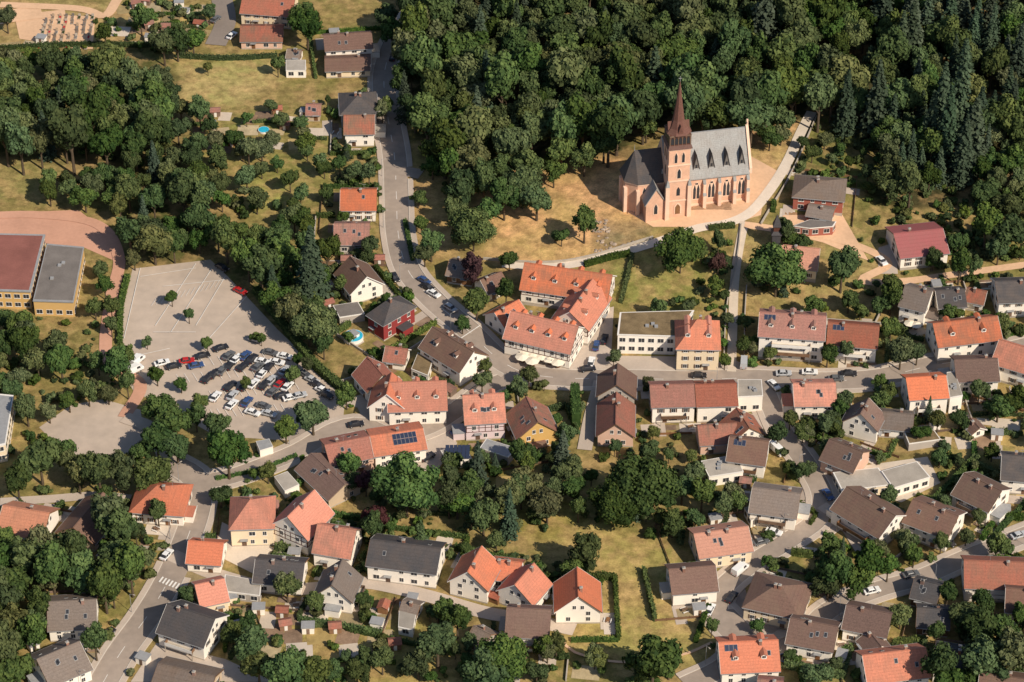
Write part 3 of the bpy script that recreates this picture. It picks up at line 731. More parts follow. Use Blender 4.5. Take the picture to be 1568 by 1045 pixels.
# ------------------------------------------------ ground
xs=np.concatenate([-np.geomspace(3000,245,22),np.arange(-240,240.1,GRID),np.geomspace(245,3000,22)])
ys=np.concatenate([-np.geomspace(3000,205,22),np.arange(-200,330.1,GRID),np.geomspace(335,4000,22)])
X,Y=np.meshgrid(xs,ys,indexing='ij'); Z=H(X,Y)
nx,ny=len(xs),len(ys)
me=bpy.data.meshes.new('ground')
idx=np.arange(nx*ny).reshape(nx,ny)
F=np.stack([idx[:-1,:-1],idx[1:,:-1],idx[1:,1:],idx[:-1,1:]],-1).reshape(-1,4)
me.from_pydata(np.stack([X,Y,Z],-1).reshape(-1,3).tolist(),[],F.tolist())
C0=np.empty((nx*ny,4)); C0[:]=(.27,.20,.078,1)
ZONES=[
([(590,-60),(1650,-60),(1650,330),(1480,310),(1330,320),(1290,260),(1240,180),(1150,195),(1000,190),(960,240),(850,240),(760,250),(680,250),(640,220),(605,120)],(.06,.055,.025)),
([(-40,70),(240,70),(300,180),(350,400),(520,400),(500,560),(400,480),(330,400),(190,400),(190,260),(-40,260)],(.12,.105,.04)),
([(735,395),(740,300),(780,245),(870,250),(962,245),(990,330),(930,395),(860,412),(790,415)],(.66,.38,.18)),
([(600,220),(640,220),(690,300),(700,400),(640,400),(625,330)],(.40,.26,.11)),
([(1140,195),(1240,180),(1200,260),(1150,300)],(.56,.34,.17)),
([(1240,180),(1340,190),(1340,330),(1210,270)],(.18,.16,.055)),
([(860,770),(930,815),(1020,830),(1080,900),(1090,960),(1060,1010),(930,1020),(870,985),(905,930),(920,870),(835,840),(840,790)],(.42,.30,.115)),
([(340,925),(470,930),(620,950),(780,975),(760,1060),(350,1060)],(.34,.25,.09)),
([(268,90),(425,88),(425,125),(380,162),(280,165)],(.42,.32,.135)),
([(270,180),(440,170),(500,200),(520,290),(400,340),(330,290)],(.28,.225,.08)),
([(370,275),(450,290),(440,325),(380,320)],(.33,.29,.09)),
([(-40,245),(150,248),(150,305),(-40,310)],(.34,.25,.11)),
([(945,395),(1115,390),(1110,475),(945,470)],(.28,.235,.08)),
([(670,700),(780,700),(900,780),(860,830),(700,800)],(.27,.215,.065)),
([(1120,350),(1360,370),(1400,480),(1130,470)],(.36,.25,.11)),
([(1420,600),(1600,590),(1600,700),(1430,720)],(.38,.27,.11)),
([(0,0),(250,0),(260,70),(0,75)],(.38,.26,.12)),
([(900,345),(990,340),(985,380),(915,392)],(.33,.22,.13)),
]
fx,fy=X.reshape(-1),Y.reshape(-1)
for px,c in ZONES:
    jx=fx+np.sin(fy*.5)*1.2+np.sin(fy*.21+1)*1.5; jy=fy+np.sin(fx*.43)*1.2+np.sin(fx*.17)*1.5
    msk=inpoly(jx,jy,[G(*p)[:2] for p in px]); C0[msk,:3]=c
Cg=C0.reshape(nx,ny,4)
Cb=Cg.copy(); Cb[1:-1,1:-1]=(Cg[1:-1,1:-1]*2+Cg[:-2,1:-1]+Cg[2:,1:-1]+Cg[1:-1,:-2]+Cg[1:-1,2:])/6; Cg=Cb
ca=me.color_attributes.new('gcol','FLOAT_COLOR','POINT'); ca.data.foreach_set('color',Cg.reshape(-1).astype(np.float32))
m,nt,b=base_mat('ground',.97,.05)
at=N(nt,'ShaderNodeAttribute',attribute_name='gcol').outputs['Color']; v=objvec(nt)
n1=mrange(nt,noise(nt,v,.05,5,.6),.40,.60,0,1); n2=mrange(nt,noise(nt,v,.35,4,.65),.35,.65,.68,1.3); n3=mrange(nt,noise(nt,v,2.2,3,.7),.3,.7,.78,1.2)
n4=mrange(nt,noise(nt,v,.16,4,.6),.46,.60,0,1)
gr=mixc(nt,1.0,at,(.74,.88,.72),'MULTIPLY'); c=mixc(nt,n1,gr,at)
c=mixc(nt,math_(nt,'MULTIPLY',n4,.5),c,(.42,.275,.125))
mm=math_(nt,'MULTIPLY',n2,n3)
c=mixc(nt,1.0,c,mm,'MULTIPLY')
nt.links.new(c,b.inputs['Base Color']); me.materials.append(m)
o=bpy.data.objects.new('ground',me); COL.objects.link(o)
# ------------------------------------------------ vegetation meshes
def quads(pos,nrm,size,rg,asp=.8):
    t=np.cross(nrm,rg.normal(size=(len(pos),3))); t/=np.linalg.norm(t,axis=1)[:,None]+1e-9
    bt=np.cross(nrm,t); s=size[:,None]
    return np.stack([pos-t*s-bt*s*asp,pos+t*s-bt*s*asp*.6,pos+t*s*.8+bt*s*asp,pos-t*s*.7+bt*s*asp*.9],1).reshape(-1,3)
def unit(a): return a/(np.linalg.norm(a,axis=-1,keepdims=True)+1e-9)
ico=None
def get_ico():
    global ico
    if ico is None:
        bm=bmesh.new(); bmesh.ops.create_icosphere(bm,subdivisions=1,radius=1)
        ico=(np.array([v.co[:] for v in bm.verts]),[tuple(v.index for v in f.verts) for f in bm.faces]); bm.free()
    return ico
def plantmesh(name,mb,LV,tint,leafm,cores=(),core_t=.0):
    vs=list(mb.v); fs=list(mb.f); ms=list(mb.m); tt=[0.0]*len(fs)
    iv,if_=get_ico()
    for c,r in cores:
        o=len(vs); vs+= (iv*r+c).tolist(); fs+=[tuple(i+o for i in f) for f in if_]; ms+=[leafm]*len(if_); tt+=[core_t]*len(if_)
    o=len(vs); n=len(LV)//4; vs+=LV.tolist(); q=np.arange(n*4).reshape(n,4)+o
    fs+=q.tolist(); ms+=[leafm]*n; tt+=list(tint)
    me=bpy.data.meshes.new(name); me.from_pydata(vs,[],fs)
    names=list(dict.fromkeys(ms))
    for k in names: me.materials.append(MATS[k])
    ix={k:i for i,k in enumerate(names)}
    me.polygons.foreach_set('material_index',[ix[k] for k in ms])
    a=me.attributes.new('tint','FLOAT','FACE'); a.data.foreach_set('value',np.array(tt,np.float32)); me.update()
    return me
def decid(seed,R=4,Ht=10,nb=26,nl=2500,size=.28,leafm='leaf',spread=1.0):
    rg=np.random.default_rng(seed); cz=Ht-R*1.0
    B=[]
    for i in range(nb):
        d=unit(rg.normal(size=3)); 
        if d[2]<-.35: d[2]*=-.5
        rr=rg.uniform(.3,.8)*R; B.append((np.array([d[0]*rr*spread,d[1]*rr*spread,cz+d[2]*rr*1.0]),R*rg.uniform(.18,.38)))
    B.append((np.array([0,0,cz]),R*.5))
    mb=MB(); mb.cyl((0,0,-.5),(0,0,cz*.6),.32,.2,'bark',8)
    for c,r in B[:7]: mb.cyl((0,0,cz*.5),tuple(c),.14,.04,'bark',5)
    w=np.array([r*r for c,r in B]); w/=w.sum(); ch=rg.choice(len(B),nl,p=w)
    cen=np.array([c for c,r in B])[ch]; rad=np.array([r for c,r in B])[ch]; bt=rg.uniform(0,1,len(B))[ch]
    d=unit(rg.normal(size=(nl,3))+np.array([0,0,.3])); pos=cen+d*(rad*rg.uniform(.85,1.2,nl))[:,None]
    nr=unit(d+rg.normal(size=(nl,3))*.35)
    LV=quads(pos,nr,size*rg.uniform(.55,1.3,nl),rg)
    tint=np.clip(.2+.22*rg.uniform(0,1,nl)+.36*bt+.28*(pos[:,2]-cz)/R,0,1)  # random leaf and clump tone, plus painted shading: darker low in the crown
    return plantmesh('tree',mb,LV,tint,leafm,[(c,r*.88) for c,r in B],.08)  # clump cores get a dark tint, painting shade inside the crown
def conif(seed,R=3,Ht=15,leafm='leaf_con'):
    rg=np.random.default_rng(seed); mb=MB(); mb.cyl((0,0,-.5),(0,0,Ht*.97),.3,.03,'bark',7)
    P=[];Nn=[];T=[]
    nl=26
    for i in range(nl):
        f=i/(nl-1); z=Ht*(.1+.88*f); rr=R*(1-f)**.85+.15; k=int(9-4*f); ph=rg.uniform(0,6)
        for j in range(k):
            a=ph+j*2*math.pi/k+rg.normal()*.15; L=rr*rg.uniform(.75,1.15); bt=rg.uniform()
            m=int(5*L/1.2)+4
            for q in range(m):
                t=(q+rg.uniform())/m; s_=rg.normal()*.22*L*(.3+t*.5)
                P.append((math.cos(a)*L*t-math.sin(a)*s_,math.sin(a)*L*t+math.cos(a)*s_,z-.38*L*t+rg.normal()*.08)); 
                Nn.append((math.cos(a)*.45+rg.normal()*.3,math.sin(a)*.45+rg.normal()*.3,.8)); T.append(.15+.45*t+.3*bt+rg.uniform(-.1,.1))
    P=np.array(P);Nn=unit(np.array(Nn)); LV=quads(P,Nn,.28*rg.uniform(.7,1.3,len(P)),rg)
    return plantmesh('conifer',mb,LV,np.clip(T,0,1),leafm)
DEC=[decid(i) for i in range(7)]+[decid(20+i,R=4,Ht=11,nb=34,nl=2800,spread=.82) for i in range(2)]+[decid(30+i,leafm='leaf_pale',nb=32,spread=.9) for i in range(2)]
BIG=[decid(40+i,R=8,Ht=17,nb=70,nl=9500,size=.36) for i in range(2)]
PUR=[decid(60,leafm='leaf_purple')]
CON=[conif(i) for i in range(4)]
SHR=[decid(80+i,R=1.3,Ht=2.1,nb=9,nl=300,size=.22,leafm=('leaf_hedge','leaf','leaf_pale')[i%3]) for i in range(6)]
def plant(me,x,y,s,name,parent=None,sz=None):
    o=bpy.data.objects.new(name,me); COL.objects.link(o)
    o.location=(x,y,float(H(x,y))-.1); o.rotation_euler=(0,0,random.uniform(0,6.28))
    o.scale=(s*random.uniform(.86,1.14),s*random.uniform(.86,1.14),s*(sz or random.uniform(.85,1.2)))
    if parent: o.parent=parent
    return o
def tree(u,v,R,kind='d'):
    if kind=='c':
        s=R/3; x,y,z=G(u,v,6.5*s); plant(random.choice(CON),x,y,s,'conifer_tree'); 
    elif R>6.8:
        s=R/8; x,y,z=G(u,v,9.5*s); plant(random.choice(BIG),x,y,s,'large_deciduous_tree',sz=1.0)
    else:
        s=R/4; x,y,z=G(u,v,6.2*s); plant(random.choice(PUR if kind=='p' else DEC),x,y,s,'deciduous_tree')
for t in [(622,742,9.6),(985,745,9.4),(940,770,7),(1043,382,7.2),(1190,412,8.4),(1290,410,5.8),(725,350,7),(800,285,7),(722,250,6.5),(710,290,6),
(700,318,4.5),(690,258,5),(745,322,4.6),(662,250,4),(822,302,5.5),(772,305,5),(765,262,5),(650,385,3.8),(860,228,5.5),(895,238,5),(925,215,5.5),(848,262,4),(805,255,5.5),(990,190,4.5),
(348,690,6.4),(482,497,7),(478,408,6,'c'),(437,655,3.8),(478,633,5),(895,345,4.2),(660,375,4),(645,340,3),(860,362,2.4),(850,358,2.0),(810,737,5),(800,700,4),(862,690,3,'c'),(868,720,4.4),(838,770,4.6),
(1100,372,3),(1095,440,2.6),(1100,405,3,'p'),(725,415,4.4,'p'),(730,462,4.5),(775,450,3.5),(780,395,3),(810,575,3),(708,495,2.6),(738,582,3.2),(530,605,3.4),
(263,457,2),(289,483,2),(317,525,2.2),(277,588,2.2),(305,618,2.8),(375,587,1.8),(225,525,1.6),(450,572,2.6),(455,550,2),(470,560,2.4),(400,520,1.6),(390,515,1.6),(240,575,2.5),(330,655,3.8),(300,640,3.2),
(240,620,4.6),(265,640,5.4),(240,670,5.2),(270,680,4.6),(180,555,5),(190,540,4),(150,555,3),(92,550,5),(85,530,4),(40,625,4.2),(75,632,2.5),(105,612,3),(135,603,3),(165,600,3),(195,592,3),
(60,700,6.2),(100,690,4),(25,730,5.4),(150,720,5.4),(185,722,4.8),(230,720,5.4),(120,730,4),(170,470,3),(160,440,3),(155,410,3),(145,470,3),(205,395,3),(170,500,2.6),
(165,790,6),(180,810,6),(145,985,4),(168,865,6),(125,870,6),(80,880,6),(40,850,6),(20,890,6),(200,880,5),(160,905,5),(60,930,4),(10,985,5),(20,1020,5),
(900,850,5),(885,865,4),(670,985,5.4),(700,950,4),(640,1010,4.4),(770,1010,7.2),(740,1025,6.4),(680,935,3.4),(1000,1015,6.4),(1025,1010,4.4),(480,1030,5.4),(440,1035,5.4),(585,1010,3.4),
(1275,880,5.4),(1330,870,5.2),(1310,890,5),(1270,890,4.4),(1270,835,3),(1160,960,2),(1060,870,2),(1180,860,2),(700,765,4.4),(740,790,4.4),(560,740,3,'p'),(575,790,4,'p'),(570,810,4),(385,990,5.4),(395,1015,4.4),(355,965,3.4),(540,735,3),
(1380,940,3.4),(1480,940,4.4),(1540,960,5.4),(1500,960,5.4),(1550,1000,6.4),(1510,1010,6.4),(1440,1025,5.4),(1250,1030,4.4),(1210,640,2.8),(1230,660,2.8),(1280,650,3.2),(1240,650,3.2),(1205,720,1.8),(1360,870,3.2),(1110,550,2.6),(940,545,2.4),(480,780,2.2),
(1430,395,3),(1470,410,4),(1350,460,3.5),(1365,500,3.5),(1380,540,4),(1300,460,3),(1365,455,4),(1545,350,6),(1510,350,5),(1530,380,4),(1535,490,3),(1470,640,3),(1530,620,4),(1560,610,4),(1500,600,3),(1360,600,3),(1350,610,3),(1410,660,3),
(1520,690,2.5),(1440,700,2.5),(1500,790,2.5),(1480,820,2.5),(590,160,3),(585,170,3),(625,160,4),(640,300,3),(590,20,5),(600,45,5),(470,40,6),(465,20,5),(270,60,5.5),(250,70,5),(295,60,4),(320,20,3),(10,30,3.5),(160,50,4),(215,30,4),
(425,100,3),(360,215,3.4),(380,230,3.6),(400,225,3.6),(415,160,2.5),(430,180,2.5),(460,190,3),(470,230,2.6),(450,330,4),(470,350,3.5),(460,300,3),(490,250,3),(545,262,3.4),(520,250,3),(400,255,3),(318,105,1.8),
(1075,760,3.8),(1065,790,3.2),(1120,755,3.4),(1130,770,3),(870,660,3.2),(880,740,4),(720,745,4),(690,740,3.4),(780,760,4.4),(1370,440,3.5),(1405,540,3),(1030,800,3.4),(1045,745,4),(1240,715,2.4),(1400,850,3),(1445,770,2.6),(1380,820,2.6)]: tree(*t)
FE=empty('forest',(0,0,0))
def cluster(px,sp,Rm,Rx,pc=.05,parent=None,tall=1.0,tries=6000,name='deciduous_tree',hc=6.2):
    us=[p[0] for p in px];vs=[p[1] for p in px]; pts=[]
    for _ in range(tries):
        u=random.uniform(min(us),max(us));v=random.uniform(min(vs),max(vs))
        if not inp1(u,v,px): continue
        R=Rm+(Rx-Rm)*random.random()**1.3; s=R/4; x,y,z=G(u,v,hc*s*tall)
        if pts:
            A=np.array(pts)
            if np.min((A[:,0]-x)**2+(A[:,1]-y)**2)<(sp*(.5+.5*R/Rx))**2: continue
        if isocc(x,y): continue
        pts.append((x,y))
        if random.random()<pc: plant(random.choice(CON),x,y,s*1.05,'conifer_tree',parent)
        else: plant(random.choice(DEC),x,y,s,name,parent,sz=tall*random.uniform(.85,1.2))
    return pts
cluster([(640,-60),(1380,-60),(1370,150),(1300,165),(1235,150),(1170,165),(1140,175),(1050,165),(1020,150),(1000,165),(965,185),(930,205),(870,200),(830,205),(790,235),(740,205),(680,220),(640,180),(615,150),(610,80)],6.8,3.8,7.4,.05,FE,1.2,14000)
cluster([(1380,-60),(1650,-60),(1650,200),(1540,190),(1400,150)],6.5,4,6.4,.4,FE,1.2,6000)
cluster([(680,225),(745,220),(760,260),(750,300),(700,285)],6,3.5,5.5,0,None,1.1,600)
cluster([(1340,170),(1420,130),(1460,160),(1440,260),(1400,290),(1350,270)],6,3.6,5.5,.3,FE,1.1,1500)
cluster([(1500,200),(1620,190),(1620,300),(1560,320),(1500,290)],6,3,5,.15,FE,1.0,1500)
cluster([(1150,180),(1210,180),(1200,210),(1160,210)],5,2.8,4,0,None,1.0,300)
cluster([(1230,215),(1330,200),(1330,290),(1290,250),(1240,240)],6,1.6,3,0,None,.9,900)
cluster([(-60,95),(60,85),(150,95),(225,110),(255,175),(225,225),(150,220),(-60,225)],6.4,3.6,6.8,.05,FE,1.15,5000)
cluster([(170,255),(240,240),(330,235),(350,300),(320,330),(380,360),(430,350),(510,390),(490,440),(480,490),(430,480),(400,420),(330,380),(210,375),(180,340)],6.4,3.0,6.0,.05,FE,1.05,4000)
cluster([(60,270),(170,260),(180,300),(80,305)],6,3,4.5,0,None,1.0,700)
cluster([(255,150),(330,170),(330,230),(250,220)],7,3,4.6,0,None,1.0,700)
cluster([(-40,500),(30,480),(60,560),(20,600),(-40,600)],6,3,5,0,None,1.0,900)
cluster([(-40,820),(220,850),(215,930),(60,900),(-40,920)],7,3.6,5.5,.03,None,1.0,1500)
cluster([(-40,930),(60,940),(50,1000),(-40,1060)],7,3.6,5.5,.03,None,1.0,900)
cluster([(430,450),(490,470),(500,540),(470,520)],6,3,4.8,0,None,1.0,600)
cluster([(690,690),(860,700),(900,800),(700,800),(680,760)],9,2,4,.05,None,1.0,300)
cluster([(1480,890),(1600,930),(1600,1060),(1450,1060)],9,3,5,.1,None,1.0,900)
cluster([(200,120),(250,110),(270,180),(260,200)],6,3,5,0,None,1.0,400)
cluster([(340,170),(500,180),(510,260),(470,340),(380,330),(330,260)],10,2.2,4,0,None,1.0,300)
for t in [(1440,180,5.5),(1470,160,6),(1490,210,5.8),(1450,210,5),(1500,180,5),(1425,200,4.6),(1475,240,4.6),(470,440,4),(1395,60,5.5),(1380,70,5)]: tree(*t,'c')
# ------------------------------------------------ hedges, fences, gardens
def hedge(C,w,h,name='garden_hedge'):
    L=sum(np.linalg.norm(C[i+1]-C[i]) for i in range(len(C)-1)); n=int(L*(w+2*h)*8)+10
    seg=[(C[i],C[i+1]) for i in range(len(C)-1)]; ln=np.array([np.linalg.norm(b-a) for a,b in seg]); 
    rg=np.random.default_rng(int(abs(C[0][0]*37+C[0][1]*11))); ch=rg.choice(len(seg),n,p=ln/ln.sum())
    A=np.array([s[0] for s in seg])[ch];B=np.array([s[1] for s in seg])[ch]; t=rg.uniform(0,1,n)[:,None]
    P=A+(B-A)*t; T=unit(B-A); Nn=np.stack([-T[:,1],T[:,0]],1)
    k=rg.uniform(0,w+2*h,n); off=np.where(k<h,-w/2,np.where(k>h+w,w/2,k-h-w/2)); zz=np.where(k<h,k,np.where(k>h+w,k-h-w,h))
    nr=np.where((k<h)[:,None],np.c_[-Nn,np.zeros(n)],np.where((k>h+w)[:,None],np.c_[Nn,np.zeros(n)],np.array([0,0,1.])))
    jit=rg.normal(size=n)*.12; xy=P+Nn*(off+jit)[:,None]; bump=.18*np.sin(xy[:,0]*1.3)*np.sin(xy[:,1]*1.1)
    z=H(xy[:,0],xy[:,1])+zz+rg.normal(size=n)*.14+bump
    pos=np.c_[xy,z]; c0=np.array([*C[0],0.]); pos=pos-c0
    LV=quads(pos,unit(nr+rg.normal(size=(n,3))*.45),.19*rg.uniform(.7,1.4,n),rg)
    mb=MB()
    for a,b in seg:
        d=b-a; l=np.linalg.norm(d)
        if l<.1: continue
        q=np.array([-d[1],d[0]])/l*(w/2-.08); vs=[]
        for zt in(-.4,h-.2):
            for p in(a-q,b-q,b+q,a+q): vs.append((p[0]-c0[0],p[1]-c0[1],float(H(p[0],p[1]))+zt))
        mb.add(vs,[(0,1,2,3),(4,5,6,7),(0,1,5,4),(1,2,6,5),(2,3,7,6),(3,0,4,7)],'leaf_hedge')
    me=plantmesh('hedge',mb,LV,rg.uniform(.2,.9,n),'leaf_hedge')
    o=bpy.data.objects.new(name,me); COL.objects.link(o); o.location=c0
def fence(C,kind):
    mb=MB()
    for i in range(len(C)-1):
        a,b=C[i],C[i+1]; d=b-a; l=np.linalg.norm(d)
        if l<.1: continue
        za,zb=float(H(*a)),float(H(*b)); n=d/l; q=np.array([-n[1],n[0]])
        w,h,z0,mt=(.16,.9,-.5,'concrete') if kind=='wall' else (.03,.85,.12,'wood')
        vs=[]
        for hh in(z0,h):
            for p,z in((a-q*w,za),(b-q*w,zb),(b+q*w,zb),(a+q*w,za)): vs.append((p[0],p[1],z+hh))
        mb.add(vs,[(0,1,2,3),(4,5,6,7),(0,1,5,4),(1,2,6,5),(2,3,7,6),(3,0,4,7)],mt)
        if kind!='wall': mb.box(a[0]-.07,a[0]+.07,a[1]-.07,a[1]+.07,za-.3,za+1.1,'wood')
    mb.obj('garden_wall' if kind=='wall' else 'wooden_fence')
for px,w,h in [([(392,448),(430,495),(480,560),(525,600)],2.2,2.4),([(196,425),(186,470),(184,530)],1.4,1.6),([(880,608),(882,655)],2.4,5),([(895,408),(930,398),(965,390)],1.5,1.6),([(968,392),(960,430),(950,465)],1.2,1.4),
 ([(1085,352),(1100,350),(1125,348)],1.4,1.5),([(1215,768),(1250,790),(1240,805)],1,1.2),([(620,340),(632,400)],1.2,1.2),([(1440,425),(1465,500)],1.2,1.2),([(905,935),(925,880)],1,1.2),([(1085,930),(1065,985)],1.2,1.5),([(330,735),(400,720),(455,698)],1.0,.8),
 ([(270,88),(345,92),(425,88)],1.2,1.6),([(0,78),(100,72),(240,72)],1.2,1.8),([(530,965),(640,990)],1,1.2),([(350,945),(345,1000)],1,1.4)]:
    hedge(catmull([G(*p) for p in px],3),w,h)
for px in [[(1135,345),(1128,400),(1113,470),(1108,560)],[(740,398),(830,404),(900,395),(1000,365)],[(1165,345),(1210,270),(1250,180)],[(1140,560),(1140,500),(1143,440)]]:
    fence(catmull([G(*p) for p in px],3),'wall')
SHED=MB(); SHED.prism([(-1.2,0),(1.2,0),(1.2,2),(0,2.6),(-1.2,2)],'x',-1.5,1.5,'wood'); SHED.prism([(-1.5,1.85),(0,2.62),(1.5,1.85),(1.5,1.97),(0,2.74),(-1.5,1.97)],'x',-1.7,1.7,'roof_R'); SHED.box(-.4,.4,-1.26,-1.19,0,1.8,'frame'); SHED=SHED.mesh('shed')
SHED2=MB(); SHED2.box(-1.5,1.5,-1.2,1.2,0,2.1,'wall_W'); SHED2.frus((-1.7,1.7,-1.4,1.4),2.1,(-1.7,1.7,-1.4,1.4),2.25,'zinc'); SHED2.box(-.4,.4,-1.26,-1.19,0,1.8,'wood'); SHED2=SHED2.mesh('shed')
PAR=MB(); PAR.cyl((0,0,0),(0,0,2.5),.04,.03,'frame',6); PAR.cyl((0,0,2.15),(0,0,2.75),1.7,.05,'cloth',8); PAR.cyl((0,0,.68),(0,0,.74),.6,.6,'wood',10); PAR=PAR.mesh('parasol')
TAB=MB(); TAB.box(-.8,.8,-.45,.45,.7,.76,'wood')
for a in(-.7,.7):
    for b_ in(-.35,.35): TAB.box(a-.04,a+.04,b_-.04,b_+.04,0,.7,'wood')
for b_ in(-.85,.85): TAB.box(-.8,.8,b_-.15,b_+.15,.4,.45,'frame'); TAB.box(-.7,-.6,b_-.1,b_+.1,0,.4,'frame'); TAB.box(.6,.7,b_-.1,b_+.1,0,.4,'frame')
TAB=TAB.mesh('table')
TRM=MB(); 
TRM.cyl((0,0,.7),(0,0,.78),1.6,1.6,'car_blue',16); TRM.cyl((0,0,.79),(0,0,.80),1.3,1.3,'tyre',16)
for i in range(6): a=i*math.pi/3; TRM.cyl((1.5*math.cos(a),1.5*math.sin(a),-.1),(1.5*math.cos(a),1.5*math.sin(a),2.4),.04,.04,'zinc',5)
TRM=TRM.mesh('trampoline')
def put(me,x,y,ang,name,dz=0):
    o=bpy.data.objects.new(name,me); COL.objects.link(o); o.location=(x,y,float(H(x,y))+dz); o.rotation_euler=(0,0,ang); return o
pl=0
for (cx,cy,hl,hw,ang,fl,e) in list(HL):
    if 'n' in fl: continue
    c,s=math.cos(ang),math.sin(ang); R_=random.Random(int(cx*31+cy*17))
    a0,a1=-hl-R_.uniform(3,7),hl+R_.uniform(3,7); b0,b1=-hw-R_.uniform(4,10),hw+R_.uniform(3,9)
    W_=lambda a,b: np.array([cx+a*c-b*s,cy+a*s+b*c])
    for (pa,pb) in(((a0,b0),(a1,b0)),((a1,b0),(a1,b1)),((a1,b1),(a0,b1)),((a0,b1),(a0,b0))):
        kind=R_.choice(['hedge','hedge','hedge','wall','wood','none'])
        if kind=='none': continue
        A,B=W_(*pa),W_(*pb); n=int(np.linalg.norm(B-A)/1.5)+1; run=[]; runs=[]
        for i in range(n+1):
            p=A+(B-A)*i/n
            if isocc(*p): 
                if len(run)>2: runs.append(run)
                run=[]
            else: run.append(p)
        if len(run)>2: runs.append(run)
        for r in runs:
            r=r[::2]+([r[-1]] if len(r)%2==0 else [])
            if kind=='hedge': hedge(np.array(r),R_.uniform(.8,1.5),R_.uniform(1,2.2))
            else: fence(np.array(r),kind)
    for (q,mt,sz) in((0,'paving_light',(3.0,1.9)),(1,'paving_light',(2.2,2)),(2,'soil',(2.4,1.1)),(3,'soil',(1.8,.8)),(4,'pavement',(1.5,3.6)),(5,'plot',(3,2)),(6,'pavement',(3.2,1.6)),(7,'soil',(1.2,2.4))):
        a=R_.uniform(a0+2,a1-2); b=R_.choice([b0+1.8,-hw-2.0,hw+2,b1-1.5]); 
        p=W_(a,b)
        if isocc(*p): continue
        pl+=1; drape('terrace' if q in(0,1,4,6) else 'flower_bed',rect(p[0],p[1],sz[0],sz[1],ang),.055+.0015*(pl%20),mt,False)
        if q==0: put(TAB,p[0],p[1],ang+R_.uniform(-.5,.5),'garden_table')
        if q==1 and R_.random()<.06: put(PAR,p[0],p[1],0,'garden_parasol')
    for _ in range(2):
      if R_.random()<.6:
        p=W_(R_.uniform(a0+2,a1-2),R_.choice([b0+2,b1-2]))
        if not isocc(*p): put(R_.choice([SHED,SHED2]),p[0],p[1],ang+R_.choice([0,math.pi/2]),'garden_shed'); stamp(rect(p[0],p[1],2,1.8,ang),occ)
    if R_.random()<.12:
        p=W_(R_.uniform(a0+2,a1-2),b0+2.5)
        if not isocc(*p): put(TRM,p[0],p[1],0,'trampoline')
for (U0,V0,U1,V1,nu,nv) in [(175,5,325,75,6,4),(350,935,600,1010,6,3),(290,170,500,235,6,3),(0,55,60,80,2,1),(1430,610,1560,690,4,3),(1040,600,1060,640,1,2),(870,1020,960,1045,2,1),(640,690,860,790,4,3)]:
    for i in range(nu):
        for j in range(nv):
            u=U0+(U1-U0)*(i+.5)/nu+random.uniform(-6,6);v=V0+(V1-V0)*(j+.5)/nv+random.uniform(-3,3); x,y,z=G(u,v)
            if isocc(x,y) or random.random()<.15: continue
            pl+=1; a=random.uniform(-.25,.25)
            drape('garden_plot',rect(x,y,random.uniform(1.6,4),random.uniform(1.2,3.2),a),.06+.0015*(pl%20),random.choice(['soil','plot','plot','paving_light']),False)
            if random.random()<.35: put(random.choice([SHED,SHED2]),x+3.6,y+2,a,'garden_shed')
            if random.random()<.4: 
                yy=y-4; hedge(np.array([[x-4,yy],[x,yy+.5],[x+4,yy]]),.8,1.1)
cnt=0
RES=[G(*p)[:2] for p in [(0,760),(200,700),(330,740),(500,600),(500,120),(440,80),(580,60),(640,400),(760,540),(960,480),(1130,360),(1420,330),(1600,400),(1600,1060),(-40,1060),(-40,760)]]
avoid=[[G(*p)[:2] for p in ZONES[k][0]] for k in (6,8,10)]
for _ in range(12000):
    x=random.uniform(-170,190);y=random.uniform(-145,130)
    if not inp1(x,y,RES) or isocc(x,y): continue
    if any(inp1(x,y,A) for A in avoid): continue
    if mnoise.noise(Vector((x*.09,y*.09,3.1)))+.5*mnoise.noise(Vector((x*.3,y*.3,7.7)))<random.uniform(-.2,.3): continue
    r=random.random()
    if r<.19: plant(random.choice(DEC),x,y,random.uniform(.35,.85),'garden_tree')
    elif r<.20: plant(random.choice(CON),x,y,random.uniform(.35,.6),'conifer_tree')
    else: plant(random.choice(SHR),x,y,random.uniform(.4,1.6),'shrub')
    cnt+=1
    if cnt>1650: break
print('shrubs',cnt)
for px,n in [([(640,215),(760,250),(870,245),(800,262),(700,300),(640,300)],25),([(1240,190),(1340,190),(1560,330),(1400,340),(1220,270)],70),([(-20,230),(200,240),(240,240),(500,330),(400,330),(190,380),(180,260)],60),([(-20,480),(200,500),(180,600),(60,700),(-20,700)],35),([(160,0),(330,0),(330,80),(160,80)],25),([(1440,300),(1600,300),(1600,420),(1440,420)],40),([(62,20),(148,24),(145,78),(58,74)],8)]:
    us=[p[0] for p in px];vs=[p[1] for p in px]
    for _ in range(n*3):
        u,v=random.uniform(min(us),max(us)),random.uniform(min(vs),max(vs))
        if not inp1(u,v,px): continue
        x,y,z=G(u,v)
        if isocc(x,y): continue
        plant(random.choice(SHR),x,y,random.uniform(.5,1.7),'shrub')
RK=[]
for k in range(3):
    iv,if_=get_ico(); rg=np.random.default_rng(k); vv=iv*rg.uniform(.6,1.2,(len(iv),1))*np.array([1,.8,.6]); mb=MB(); mb.add([tuple(p) for p in vv],if_,'stone'); RK.append(mb.mesh('rock'))
for _ in range(190):
    u,v=random.uniform(910,990),random.uniform(335,388); x,y,z=G(u,v)
    if isocc(x,y): continue
    o=put(random.choice(RK),x,y,random.uniform(0,6),'rock'); q=random.uniform(.3,.9); o.scale=(q,q,q)
CE=empty('cemetery',G(103,52)); CE.location.z+=.2
mb=MB(); mg=MB()
